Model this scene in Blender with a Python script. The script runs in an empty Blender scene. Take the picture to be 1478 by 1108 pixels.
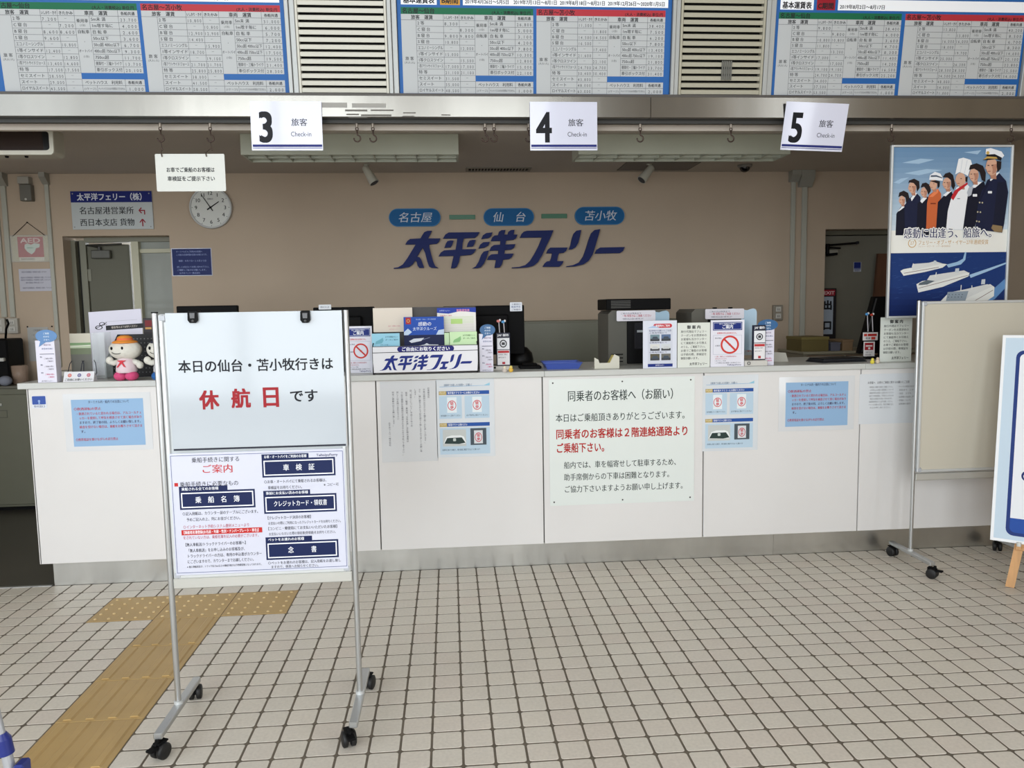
import bpy, bmesh, math, random
from math import sin, cos, pi, radians
from mathutils import Vector, Matrix
random.seed(7)
SC = bpy.context.scene
COL = SC.collection

# ------------------------------------------------------------------ camera, light, exposure
F_PX = 1116.45
CAMP = Vector((0.0909, -3.9556, 1.3953))
YAW, PITCH, ROLL = 0.078704, -0.097731, -0.016907
_f = Vector((sin(YAW)*cos(PITCH), cos(YAW)*cos(PITCH), sin(PITCH)))
_r = Vector((cos(YAW), -sin(YAW), 0.0)); _u = _r.cross(_f)
RV = (cos(ROLL)*_r + sin(ROLL)*_u); UV = (-sin(ROLL)*_r + cos(ROLL)*_u)
cam = bpy.data.cameras.new('camera'); cam.sensor_width = 36.0; cam.lens = F_PX/1478*36
camo = bpy.data.objects.new('camera', cam); COL.objects.link(camo)
camo.matrix_world = Matrix(((RV.x, UV.x, -_f.x, CAMP.x), (RV.y, UV.y, -_f.y, CAMP.y), (RV.z, UV.z, -_f.z, CAMP.z), (0, 0, 0, 1)))
cam.clip_start = 0.02
SC.camera = camo
def PX(u, v, Y):
    d = RV*((u-739)/F_PX) + UV*(-(v-554)/F_PX) + _f
    q = CAMP + d*((Y-CAMP.y)/d.y); return q.x, q.z
def PZ(u, v, Z):
    d = RV*((u-739)/F_PX) + UV*(-(v-554)/F_PX) + _f
    q = CAMP + d*((Z-CAMP.z)/d.z); return q.x, q.y

vs = SC.view_settings
SC.display_settings.display_device = 'sRGB'
vs.view_transform = 'Standard'; vs.look = 'None'; vs.gamma = 1.0; vs.use_curve_mapping = False
vs.exposure = -0.28
wd = bpy.data.worlds.new('world'); SC.world = wd; wd.use_nodes = True
wd.node_tree.nodes['Background'].inputs[0].default_value = (0.80, 0.90, 1.0, 1)
wd.node_tree.nodes['Background'].inputs[1].default_value = 2.2
def area(name, loc, rot, sx, sy, power, col=(1, 1, 1)):
    l = bpy.data.lights.new(name, 'AREA'); l.shape = 'RECTANGLE'; l.size = sx; l.size_y = sy; l.energy = power; l.color = col
    o = bpy.data.objects.new(name, l); COL.objects.link(o); o.location = loc; o.rotation_euler = rot; return o
area('window_daylight', (-1.3, -9.6, 2.75), (radians(90), 0, 0), 6.4, 5.0, 660, (0.95, 0.98, 1.0))
area('side_daylight', (-5.1, -5.6, 2.75), (radians(90), 0, radians(-90)), 6.6, 5.0, 215, (0.96, 0.98, 1.0))
area('right_daylight', (4.3, -5.1, 2.75), (radians(90), 0, radians(90)), 1.5, 5.0, 170, (0.96, 0.98, 1.0))
area('corridor_daylight', (-2.35, 3.55, 1.6), (radians(-90), 0, 0), 1.2, 1.6, 14, (0.95, 0.98, 1.0))

# ------------------------------------------------------------------ materials
def lin(c):
    out = []
    for x in c:
        x = x/255.0
        out.append(x/12.92 if x <= 0.04045 else ((x+0.055)/1.055)**2.4)
    return tuple(out)+(1.0,)
MC = {}
def M(col, rough=0.5, metal=0.0, noise=0.0, scale=8.0, spec=0.5, coat=0.0, bump=0.0, stretch=None, alpha=1.0, trans=0.0, emit=0.0):
    key = (tuple(col), rough, metal, noise, scale, spec, coat, bump, stretch, alpha, trans, emit)
    if key in MC: return MC[key]
    m = bpy.data.materials.new('surface'); m.use_nodes = True
    nt = m.node_tree; b = nt.nodes['Principled BSDF']
    c = lin(col)
    b.inputs['Base Color'].default_value = c
    b.inputs['Roughness'].default_value = rough; b.inputs['Metallic'].default_value = metal
    b.inputs['Specular IOR Level'].default_value = spec
    b.inputs['Coat Weight'].default_value = coat; b.inputs['Coat Roughness'].default_value = 0.06
    b.inputs['Alpha'].default_value = alpha
    b.inputs['Transmission Weight'].default_value = trans
    if emit:
        b.inputs['Emission Color'].default_value = c; b.inputs['Emission Strength'].default_value = emit
    if noise or bump:
        tc = nt.nodes.new('ShaderNodeTexCoord'); mp = nt.nodes.new('ShaderNodeMapping')
        nt.links.new(tc.outputs['Object'], mp.inputs[0])
        if stretch: mp.inputs['Scale'].default_value = stretch
        nz = nt.nodes.new('ShaderNodeTexNoise'); nz.inputs['Scale'].default_value = scale; nz.inputs['Detail'].default_value = 4
        nt.links.new(mp.outputs[0], nz.inputs['Vector'])
        if noise:
            mr = nt.nodes.new('ShaderNodeMapRange'); mr.inputs[1].default_value = 0.3; mr.inputs[2].default_value = 0.7
            mr.inputs[3].default_value = 1-noise; mr.inputs[4].default_value = 1+noise*0.5
            nt.links.new(nz.outputs[0], mr.inputs[0])
            mx = nt.nodes.new('ShaderNodeVectorMath'); mx.operation = 'SCALE'
            mx.inputs[0].default_value = c[:3]; nt.links.new(mr.outputs[0], mx.inputs['Scale'])
            nt.links.new(mx.outputs[0], b.inputs['Base Color'])
        if bump:
            bp = nt.nodes.new('ShaderNodeBump'); bp.inputs['Strength'].default_value = bump; bp.inputs['Distance'].default_value = 0.01
            nt.links.new(nz.outputs[0], bp.inputs['Height']); nt.links.new(bp.outputs[0], b.inputs['Normal'])
    MC[key] = m; return m
WALLM = M((184, 166, 145), 0.75, noise=0.06, scale=1.6)
CEILM = M((192, 183, 172), 0.85, noise=0.04, scale=2)
STEEL = M((134, 132, 126), 0.22, 1.0, noise=0.10, scale=2.2, stretch=(2.2, 1, .4), bump=0.10)
BRUSH = M((206, 206, 202), 0.31, 1.0, noise=0.2, scale=2.5, stretch=(1.6, 1, .6), bump=0.12)
ALU = M((188, 190, 190), 0.35, 0.85)
ALUW = M((205, 208, 208), 0.4, 0.3)
WHITEP = M((222, 220, 218), 0.48, noise=0.03, scale=2, spec=.3)
BLACK = M((9, 9, 10), 0.5, spec=.12)
BLACKM = M((14, 14, 15), 0.65, spec=.12)
DGREY = M((62, 62, 60), 0.5)
RUBBER = M((16, 16, 17), 0.55)
BEIGE = M((176, 176, 162), 0.45)
CREAMM = M((206, 204, 192), 0.5)
OLIVE = M((104, 103, 88), 0.5, noise=0.04)
HOOKM = M((70, 55, 48), 0.4, 0.6)
WOOD = M((205, 155, 100), 0.5, noise=0.15, scale=6, stretch=(8, 8, 1))
ACRYL = M((235, 245, 245), 0.05, alpha=0.16, spec=0.8)

# ------------------------------------------------------------------ mesh builder
class MB:
    def __init__(s): s.v = []; s.f = []; s.m = []; s.sm = []; s.mats = []; s.T = None
    def mi(s, m):
        if m not in s.mats: s.mats.append(m)
        return s.mats.index(m)
    def add(s, vs, fs, m, smooth=False):
        n = len(s.v)
        if s.T is not None: vs = [tuple(s.T @ Vector(v)) for v in vs]
        s.v += [tuple(v) for v in vs]; k = s.mi(m)
        for f in fs: s.f.append([n+i for i in f]); s.m.append(k); s.sm.append(smooth)
        return s
    def box(s, x0, x1, y0, y1, z0, z1, m):
        vs = [(x0, y0, z0), (x1, y0, z0), (x1, y1, z0), (x0, y1, z0), (x0, y0, z1), (x1, y0, z1), (x1, y1, z1), (x0, y1, z1)]
        return s.add(vs, [(0, 3, 2, 1), (4, 5, 6, 7), (0, 1, 5, 4), (1, 2, 6, 5), (2, 3, 7, 6), (3, 0, 4, 7)], m)
    def cbox(s, x0, x1, y0, y1, z0, z1, m, c=0.003):
        """box with chamfered edges"""
        bm = bmesh.new(); bmesh.ops.create_cube(bm, size=1)
        for v in bm.verts:
            v.co = Vector((x0+(v.co.x+.5)*(x1-x0), y0+(v.co.y+.5)*(y1-y0), z0+(v.co.z+.5)*(z1-z0)))
        bmesh.ops.bevel(bm, geom=bm.edges[:], offset=c, segments=1, affect='EDGES', profile=0.5)
        bm.verts.index_update()
        s.add([v.co[:] for v in bm.verts], [[v.index for v in f.verts] for f in bm.faces], m); bm.free(); return s
    def prism(s, pts, y0, y1, m, axis='y'):
        """polygon in (x,z) extruded along y"""
        a = 0.0
        for i in range(len(pts)):
            p, q = pts[i], pts[(i+1) % len(pts)]; a += p[0]*q[1]-q[0]*p[1]
        if a < 0: pts = pts[::-1]
        n = len(pts)
        def V(p, t): return (p[0], t, p[1]) if axis == 'y' else ((p[0], p[1], t) if axis == 'z' else (t, p[0], p[1]))
        vs = [V(p, y0) for p in pts]+[V(p, y1) for p in pts]
        fs = [list(range(n)), list(range(2*n-1, n-1, -1))]+[[(i+1) % n, i, n+i, n+(i+1) % n] for i in range(n)]
        return s.add(vs, fs, m)
    def cyl(s, p0, p1, r0, m, r1=None, n=16, smooth=True, caps=True):
        p0, p1 = Vector(p0), Vector(p1); r1 = r0 if r1 is None else r1
        d = (p1-p0).normalized(); a = d.orthogonal().normalized(); b = d.cross(a)
        vs = [tuple(p0+(a*cos(2*pi*i/n)+b*sin(2*pi*i/n))*r0) for i in range(n)]+[tuple(p1+(a*cos(2*pi*i/n)+b*sin(2*pi*i/n))*r1) for i in range(n)]
        s.add(vs, [[i, (i+1) % n, n+(i+1) % n, n+i] for i in range(n)], m, smooth)
        if caps: s.add(vs, [list(range(n))[::-1], [n+i for i in range(n)]], m)
        return s
    def tube(s, pts, r, m, n=8, closed=False):
        pts = [Vector(p) for p in pts]; rings = []; k = len(pts)
        for i, p in enumerate(pts):
            if closed: d = pts[(i+1) % k]-pts[i-1]
            else: d = pts[min(i+1, k-1)]-pts[max(i-1, 0)]
            d.normalize()
            if i == 0: a = d.orthogonal().normalized()
            else: a = (a-d*a.dot(d)).normalized()
            b = d.cross(a); rr = r[i] if isinstance(r, (list, tuple)) else r
            rings.append([tuple(p+(a*cos(2*pi*j/n)+b*sin(2*pi*j/n))*rr) for j in range(n)])
        vs = [v for ring in rings for v in ring]; fs = []
        for i in range(k if closed else k-1):
            for j in range(n):
                q = (i+1) % k; fs.append([i*n+j, i*n+(j+1) % n, q*n+(j+1) % n, q*n+j])
        if not closed: fs += [list(range(n))[::-1], [(k-1)*n+j for j in range(n)]]
        return s.add(vs, fs, m, True)
    def lathe(s, prof, m, c=(0, 0, 0), n=24, axis='z'):
        vs = []; fs = []
        for r, h in prof:
            for j in range(n):
                a = 2*pi*j/n
                if axis == 'z': vs.append((c[0]+r*cos(a), c[1]+r*sin(a), c[2]+h))
                elif axis == 'y': vs.append((c[0]+r*cos(a), c[1]+h, c[2]+r*sin(a)))
                else: vs.append((c[0]+h, c[1]+r*cos(a), c[2]+r*sin(a)))
        for i in range(len(prof)-1):
            for j in range(n): fs.append([i*n+j, i*n+(j+1) % n, (i+1)*n+(j+1) % n, (i+1)*n+j])
        return s.add(vs, fs, m, True)
    def ell(s, c, r, m, n=20, k=12, p=1.0):
        vs = []; fs = []
        for i in range(k+1):
            t = pi*i/k
            for j in range(n):
                a = 2*pi*j/n
                vs.append((c[0]+r[0]*sin(t)*cos(a), c[1]+r[1]*sin(t)*sin(a), c[2]+r[2]*cos(t)))
        for i in range(k):
            for j in range(n): fs.append([i*n+j, (i+1)*n+j, (i+1)*n+(j+1) % n, i*n+(j+1) % n])
        return s.add(vs, fs, m, True)
    def build(s, name, parent=None, loc=None, rot=None, mesh_only=False):
        me = bpy.data.meshes.new(name); me.from_pydata(s.v, [], s.f)
        for m in s.mats: me.materials.append(m)
        me.polygons.foreach_set('material_index', s.m); me.polygons.foreach_set('use_smooth', s.sm); me.update()
        if mesh_only: return me
        return link(name, me, parent, loc, rot)
def link(name, me, parent=None, loc=None, rot=None):
    o = bpy.data.objects.new(name, me); COL.objects.link(o)
    if loc: o.location = loc
    if rot: o.rotation_euler = rot
    if parent: o.parent = parent
    return o
def tag(o, label=None, cat=None, group=None, kind=None):
    if label: o['label'] = label
    if cat: o['category'] = cat
    if group: o['group'] = group
    if kind: o['kind'] = kind
    return o
def thing(name, label, cat, loc=(0, 0, 0), rot=(0, 0, 0), group=None):
    o = bpy.data.objects.new(name, None); COL.objects.link(o); o.location = loc; o.rotation_euler = rot
    o.empty_display_size = 0.05
    return tag(o, label, cat, group)
def struct(name, mb, parent=None):
    o = mb.build(name, parent)
    if not parent: o['kind'] = 'structure'
    return o
def copy_tree(o, parent=None):
    c = o.copy(); COL.objects.link(c)
    if parent: c.parent = parent
    for ch in list(o.children): copy_tree(ch, c)
    return c

# ------------------------------------------------------------------ glyphs and printed sheets
GC = {}
def glyph(ch, bold=0.0, res=2):
    k = (ch, bold, res)
    if k in GC: return GC[k]
    c = bpy.data.curves.new('g', 'FONT'); c.size = 1; c.resolution_u = res; c.offset = bold; c.body = ch
    o = bpy.data.objects.new('g', c); ev = o; me = ev.to_mesh()
    vs = [(v.co.x, v.co.y) for v in me.vertices]; fs = [list(p.vertices) for p in me.polygons]; ev.to_mesh_clear()
    if ord(ch) > 0x2000: adv = 1.0
    elif ch == ' ': adv = 0.3
    elif not vs: adv = 0.5
    else:
        c.body = ch+ch; me = ev.to_mesh()
        adv = max(v.co.x for v in me.vertices)-max(v[0] for v in vs); ev.to_mesh_clear()
    bpy.data.objects.remove(o); bpy.data.curves.remove(c)
    GC[k] = (vs, fs, adv); return GC[k]
INK = (22, 22, 28); NAVY = (20, 33, 76); RED = (196, 44, 44); WHT = (236, 238, 242)
def PM(col, gloss=0.35):
    return M(col, max(gloss, .45), spec=0.2)
LU = 0.00018
class Sheet:
    """flat printed thing: canvas cw x ch (y down, origin top left) mapped on w x h metres; origin of the object is its bottom left"""
    def __init__(s, w, h, cw=None, ch=None, gloss=0.35):
        s.w, s.h = w, h; s.cw, s.ch = cw or w, ch or h; s.mb = MB(); s.g = gloss; s.fx = None; s.n = 0
    def P(s, x, y):
        if s.fx: x, y = s.fx(x, y)
        return x/s.cw*s.w, s.h-y/s.ch*s.h
    def poly(s, pts, col, L=1):
        P = [s.P(*p) for p in pts]; a = sum(P[i][0]*P[(i+1) % len(P)][1]-P[(i+1) % len(P)][0]*P[i][1] for i in range(len(P)))
        if a < 0: P = P[::-1]
        s.n += 1
        s.mb.add([(x, -LU*L-1e-5*(s.n % 11), z) for x, z in P], [list(range(len(P)))], PM(col, s.g)); return s
    def rect(s, x0, y0, x1, y1, col, L=1): return s.poly([(x0, y0), (x1, y0), (x1, y1), (x0, y1)], col, L)
    def frame(s, x0, y0, x1, y1, t, col, L=1):
        s.rect(x0, y0, x1, y0+t, col, L); s.rect(x0, y1-t, x1, y1, col, L); s.rect(x0, y0+t, x0+t, y1-t, col, L); s.rect(x1-t, y0+t, x1, y1-t, col, L); return s
    def rrect(s, x0, y0, x1, y1, r, col, L=1):
        pts = []
        for cx, cy, a0 in ((x1-r, y0+r, -90), (x1-r, y1-r, 0), (x0+r, y1-r, 90), (x0+r, y0+r, 180)):
            for k in range(6): a = radians(a0+18*k); pts.append((cx+r*cos(a), cy+r*sin(a)))
        return s.poly(pts, col, L)
    def disc(s, cx, cy, r, col, L=1, ry=None, n=28):
        ry = ry or r; return s.poly([(cx+r*cos(2*pi*k/n), cy+ry*sin(2*pi*k/n)) for k in range(n)], col, L)
    def ring(s, cx, cy, r0, r1, col, L=1, n=32, ky=1.0, a0=0, a1=360):
        m = n+1 if a1-a0 < 360 else n+1
        for k in range(n):
            a, b = radians(a0+(a1-a0)*k/n), radians(a0+(a1-a0)*(k+1)/n)
            s.poly([(cx+r0*cos(a), cy+ky*r0*sin(a)), (cx+r1*cos(a), cy+ky*r1*sin(a)), (cx+r1*cos(b), cy+ky*r1*sin(b)), (cx+r0*cos(b), cy+ky*r0*sin(b))], col, L)
        return s
    def line(s, x0, y0, x1, y1, t, col, L=1):
        d = math.hypot(x1-x0, y1-y0); nx, ny = -(y1-y0)/d*t/2, (x1-x0)/d*t/2
        return s.poly([(x0+nx, y0+ny), (x1+nx, y1+ny), (x1-nx, y1-ny), (x0-nx, y0-ny)], col, L)
    def text(s, t, x, y, size, col=INK, bold=0.0, fit=None, al='l', sx=1.0, L=2, shear=0.0, vert=False, res=None, maxw=None):
        """y = top of the em box (canvas), size = em height (canvas); bold = extra stroke half width in em, laid as shifted copies"""
        if res is None: res = 2 if size/s.ch*s.h < 0.03 else 3
        G = [glyph(c, 0.0, res) for c in t]
        W = sum(g[2] for g in G)*size*sx
        if fit: sx *= fit/W; W = fit
        if maxw and W > maxw: sx *= maxw/W; W = maxw
        if al == 'c' and not vert: x -= W/2
        elif al == 'r': x -= W
        if bold == 0: offs = [(0, 0)]
        elif bold <= .018 or size/s.ch*s.h < .016: offs = [(-bold, 0), (bold, 0)]
        else: offs = [(-bold, -bold*.8), (bold, -bold*.8), (-bold, bold*.8), (bold, bold*.8)]
        if bold > .035: offs += [(0, 0), (-bold*1.3, 0), (bold*1.3, 0), (0, bold*1.2), (0, -bold*1.2)]
        for k, (ox, oy) in enumerate(offs):
            vs, fs = [], []; cx, cy = x, y
            for (gv, gf, adv) in G:
                n = len(vs)
                for a, b in gv:
                    a += ox; b += oy
                    vs.append(s.P(cx+a*size, cy+(0.88-b)*size) if vert else s.P(cx+(a+shear*b)*size*sx, cy+(0.88-b)*size))
                fs += [[n+i for i in f] for f in gf]
                if vert: cy += size*1.02
                else: cx += adv*size*sx
            if vs: s.mb.add([(a, -LU*L-1.2e-5*k, b) for a, b in vs], fs, PM(col, s.g))
        return s
    def lines(s, ls, x, y, size, dy, col=INK, bold=0.0, **k):
        for i, t in enumerate(ls):
            if t: s.text(t, x, y+i*dy, size, col, bold, **k)
        return s
    def put(s, name, label, cat, loc, rot=(0, 0, 0), paper=(236, 238, 242), th=0.001, group=None, parent=None, pname='lettering', rough=None, coat=0.0, r=0.0, edge=None):
        b = MB(); pm = M(paper, s.g if rough is None else rough, coat=coat, spec=.3)
        if r: 
            pts = []
            for cx, cy, a0 in ((s.w-r, s.h-r, 0), (r, s.h-r, 90), (r, r, 180), (s.w-r, r, 270)):
                for k in range(5): a = radians(a0+22.5*k); pts.append((cx+r*cos(a), cy+r*sin(a)))
            b.prism(pts, 0, th, pm)
        elif th >= 0.004: b.cbox(0, s.w, 0, th, 0, s.h, pm, 0.0012)
        else: b.box(0, s.w, 0, th, 0, s.h, pm)
        o = b.build(name, parent, loc, rot)
        if not parent: tag(o, label, cat, group)
        if s.mb.v: s.mb.build(pname, o)
        return o
def spx(u0, v0, u1, v1, Y):
    """world rectangle seen between two pixels on the plane y=Y: x0, width, z0, height"""
    a = PX(u0, v0, Y); b = PX(u1, v0, Y); c = PX(u0, v1, Y); d = PX(u1, v1, Y)
    x0 = (a[0]+c[0])/2; x1 = (b[0]+d[0])/2; z1 = (a[1]+b[1])/2; z0 = (c[1]+d[1])/2
    return x0, x1-x0, z0, z1-z0
def arc(cx, cz, r, a0, a1, n, y=0.0):
    return [(cx+r*cos(radians(a0+(a1-a0)*k/n)), y, cz+r*sin(radians(a0+(a1-a0)*k/n))) for k in range(n+1)]
# ------------------------------------------------------------------ the setting
def tile_mat():
    m = bpy.data.materials.new('floor_tile'); m.use_nodes = True; nt = m.node_tree; b = nt.nodes['Principled BSDF']
    g = nt.nodes.new('ShaderNodeNewGeometry')
    a = nt.nodes.new('ShaderNodeVectorMath'); a.operation = 'SCALE'; a.inputs['Scale'].default_value = 10
    fl = nt.nodes.new('ShaderNodeVectorMath'); fl.operation = 'FLOOR'
    wn = nt.nodes.new('ShaderNodeTexWhiteNoise'); wn.noise_dimensions = '2D'
    nt.links.new(g.outputs['Position'], a.inputs[0]); nt.links.new(a.outputs[0], fl.inputs[0]); nt.links.new(fl.outputs[0], wn.inputs['Vector'])
    cr = nt.nodes.new('ShaderNodeValToRGB'); nt.links.new(wn.outputs['Value'], cr.inputs[0])
    e = cr.color_ramp.elements; e[0].color = lin((213, 204, 192)); e[1].color = lin((216, 209, 196)); x = cr.color_ramp.elements.new(0.5); x.color = lin((213, 207, 195))
    nz = nt.nodes.new('ShaderNodeTexNoise'); nz.inputs['Scale'].default_value = 90; nz.inputs['Detail'].default_value = 3
    nt.links.new(g.outputs['Position'], nz.inputs['Vector'])
    mr = nt.nodes.new('ShaderNodeMapRange'); mr.inputs[1].default_value = .3; mr.inputs[2].default_value = .7; mr.inputs[3].default_value = 0.93; mr.inputs[4].default_value = 1.04
    nt.links.new(nz.outputs[0], mr.inputs[0])
    nz2 = nt.nodes.new('ShaderNodeTexNoise'); nz2.inputs['Scale'].default_value = 1.3; nt.links.new(g.outputs['Position'], nz2.inputs['Vector'])
    mr2 = nt.nodes.new('ShaderNodeMapRange'); mr2.inputs[1].default_value = .3; mr2.inputs[2].default_value = .7; mr2.inputs[3].default_value = 0.95; mr2.inputs[4].default_value = 1.04
    nt.links.new(nz2.outputs[0], mr2.inputs[0])
    ml = nt.nodes.new('ShaderNodeMath'); ml.operation = 'MULTIPLY'; nt.links.new(mr.outputs[0], ml.inputs[0]); nt.links.new(mr2.outputs[0], ml.inputs[1])
    sc = nt.nodes.new('ShaderNodeVectorMath'); sc.operation = 'SCALE'; nt.links.new(cr.outputs[0], sc.inputs[0]); nt.links.new(ml.outputs[0], sc.inputs['Scale'])
    nt.links.new(sc.outputs[0], b.inputs['Base Color']); b.inputs['Roughness'].default_value = 0.42; b.inputs['Specular IOR Level'].default_value = 0.4
    return m
TILE = tile_mat()
GROUT = M((108, 99, 86), 0.85, noise=0.25, scale=14)
XR, XL = 3.9, -4.8
fb = MB(); fb.box(XL, XR, -9.2, 0.125, -0.12, -0.0014, GROUT)
fb.box(-3.75, XR, 0.125, 2.35, -0.12, -0.002, M((74, 71, 64), 0.35, noise=0.1, scale=3))
fb.box(-4.2, XR, 2.35, 4.2, -0.12, -0.002, M((110, 106, 98), 0.4))
floor = struct('floor', fb)
def tile_geo(x0, x1, y0, y1, g=0.0039, r=0.008, c=0.0009):
    out = []
    for ins, z in ((0, -0.003), (0, -c*0.7), (c, 0.0)):
        X0, X1, Y0, Y1 = x0+g+ins, x1-g-ins, y0+g+ins, y1-g-ins
        out += [(X0+r, Y0, z), (X1-r, Y0, z), (X1-r*.3, Y0+r*.3, z), (X1, Y0+r, z), (X1, Y1-r, z), (X1-r*.3, Y1-r*.3, z), (X1-r, Y1, z), (X0+r, Y1, z), (X0+r*.3, Y1-r*.3, z), (X0, Y1-r, z), (X0, Y0+r, z), (X0+r*.3, Y0+r*.3, z)]
    fs = []
    for k in (0, 1):
        for i in range(12): j = (i+1) % 12; fs.append((k*12+i, k*12+j, k*12+12+j, k*12+12+i))
    fs.append(tuple(range(24, 36))); return out, fs
tm = MB(); v, f = tile_geo(0, .1, 0, .1); tm.add(v, f, TILE); tile_me = tm.build('tile', mesh_only=True)
cells = []
for i in range(-48, 39):
    for j in range(-1, 92):
        x0 = i*.1; y0 = -(j+1)*.1
        if -1.6-1e-6 < x0 < -0.7-1e-6 and 1 <= j < 4: continue
        if -1.3-1e-6 < x0 < -1.0-1e-6 and j >= 4: continue
        q = Vector((x0+.05, y0+.05, 0))-CAMP; cz = q.dot(_f)
        vis = False
        if cz > 0.3:
            u = 739+F_PX*q.dot(RV)/cz; w = 554-F_PX*q.dot(UV)/cz; vis = -10 < u < 1488 and w < 1118
        cells.append((0 if vis else 1, cz if vis else 99, i, j, x0, y0))
cells.sort()
for c in cells[:300]:
    link('tile', tile_me, floor, (c[4], c[5], 0))
rest = MB(); rm = rest.mi(TILE)
for c in cells[300:]:
    v, f = tile_geo(c[4], c[4]+.1, c[5], c[5]+(.124 if c[3] == -1 else .1)); rest.add(v, f, TILE)
o = rest.build('floor_tiles', floor); o['kind'] = 'stuff'
TACT = M((186, 156, 102), 0.5, noise=0.08, scale=5)
TACD = M((206, 180, 130), 0.45)
def tactile(kind):
    b = MB(); v, f = tile_geo(0, .3, 0, .3, 0.0015, 0.001, 0.002); b.add(v, f, TACT)
    if kind == 'dot':
        for ix in range(5):
            for iy in range(5):
                b.lathe([(0.0085, 0.0), (0.0075, 0.003), (0.005, 0.0042), (0.0, 0.0045)], TACD, (.03+ix*.06, .03+iy*.06, 0), 10)
    else:
        for ix in range(4):
            cx = .0375+ix*.075
            b.prism([(cx-.0165, 0), (cx-.011, .0048), (cx+.011, .0048), (cx+.0165, 0)], 0.012, 0.288, TACT)
    return b.build('tactile_tile', mesh_only=True)
td, tb = tactile('dot'), tactile('bar')
for k in range(3): link('tactile_tile', td, floor, (-1.6+.3*k, -.4, .001))
for k in range(12): link('tactile_tile', tb, floor, (-1.3, -.7-.3*k, .001))

def wallbox(b, x0, x1, y0, y1, z0, z1, m=WALLM): b.box(x0, x1, y0, y1, z0, z1, m)
WY = 2.2; ZC = 2.45
b = MB()
wallbox(b, -3.75, -2.80, WY, WY+.2, -.1, ZC); wallbox(b, -2.80, -2.02, WY, WY+.2, 1.99, ZC)
wallbox(b, -2.02, 3.155, WY, WY+.2, -.1, ZC); wallbox(b, 3.155, 3.86, WY, WY+.2, 1.99, ZC); wallbox(b, 3.86, XR, WY, WY+.2, -.1, ZC)
struct('wall_back', b)
HH = 5.6
b = MB()
for y0, y1, z0, z1 in ((-9.2, -5.8, -.1, HH), (-5.8, -4.35, -.1, .25), (-5.8, -4.35, 5.2, HH), (-4.35, 4.3, -.1, HH)): b.box(XR, XR+.15, y0, y1, z0, z1, WALLM)
struct('wall_right', b)
b = MB(); b.box(-3.9, -3.75, 0.1, 4.3, -.1, 3.5, WALLM)
b.box(XL, -3.9, 0.1, .25, -.1, HH, WALLM)
b.box(XL-.15, XL, -9.2, -8.8, -.1, HH, WALLM); b.box(XL-.15, XL, -2.6, .25, -.1, HH, WALLM); b.box(XL-.15, XL, -8.8, -2.6, -.1, .25, WALLM); b.box(XL-.15, XL, -8.8, -2.6, 5.2, HH, WALLM)
struct('wall_left', b)
b = MB()
b.box(-3.9, XR, 0.10, WY+.2, ZC, ZC+.08, CEILM)      # staff side ceiling
b.box(-3.9, XR, WY+.2, 4.3, 2.5, 2.58, CEILM)
b.box(XL-.15, XR+.15, -9.4, .14, HH, HH+.1, M((150, 146, 138), 0.8))
struct('ceiling', b)
b = MB(); b.box(XL, XR, 0.10, 0.13, 2.30, HH, CEILM); b.box(XL, XR, -.08, .10, 3.06, HH, WALLM); struct('wall_header', b)
b = MB()
b.box(XL, -4.4, -9.2, -9.05, 0, HH, WALLM); b.box(1.85, XR, -9.2, -9.05, 0, HH, WALLM); b.box(-.8, -.1, -9.2, -9.05, 0, HH, WALLM)
b.box(-4.4, -.8, -9.2, -9.05, 0, .25, WALLM); b.box(-.1, 1.85, -9.2, -9.05, 0, .25, WALLM); b.box(-4.4, -.8, -9.2, -9.05, 5.2, HH, WALLM); b.box(-.1, 1.85, -9.2, -9.05, 5.2, HH, WALLM)
struct('wall_rear', b)
for k, (x0, x1) in enumerate(((-4.4, -2.6), (-2.6, -0.8), (-.1, .9), (.9, 1.85))):
    w = MB()
    w.box(x0, x0+.06, -9.2, -9.08, .25, 5.2, ALU); w.box(x1-.06, x1, -9.2, -9.08, .25, 5.2, ALU)
    for z in (.25, 2.2, 3.7): w.box(x0+.06, x1-.06, -9.2, -9.08, z, z+.07, ALU)
    struct('window_%d' % (k+1), w)
w = MB()
for y in (-8.8, -7.3, -5.75, -4.2, -2.66): w.box(XL-.12, XL-.02, y, y+.06, .25, 5.2, ALU)
for z in (2.2, 3.7): w.box(XL-.12, XL-.02, -8.8, -2.6, z, z+.06, ALU)
struct('window_5', w)
# room behind the left doorway
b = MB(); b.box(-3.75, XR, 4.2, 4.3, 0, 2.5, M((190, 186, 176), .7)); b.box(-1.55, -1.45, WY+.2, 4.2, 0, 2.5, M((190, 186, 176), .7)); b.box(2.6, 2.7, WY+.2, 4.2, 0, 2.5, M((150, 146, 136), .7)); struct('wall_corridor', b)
b = MB(); b.box(-2.95, -1.75, 3.92, 3.94, .5, 2.35, M((240, 246, 252), .5, emit=4.0)); struct('window_6', b)
o = COL.objects['window_6']
sl = MB(); sl.box(-.6, .6, 0, .012, 0, .035, M((225, 228, 230), .5)); slm = sl.build('blind_slat', mesh_only=True)
for k in range(14): 
    s_ = link('blind_slat', slm, o, (-2.35, 3.82, .52+k*.075)); s_.rotation_euler = (radians(20), 0, 0)

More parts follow.
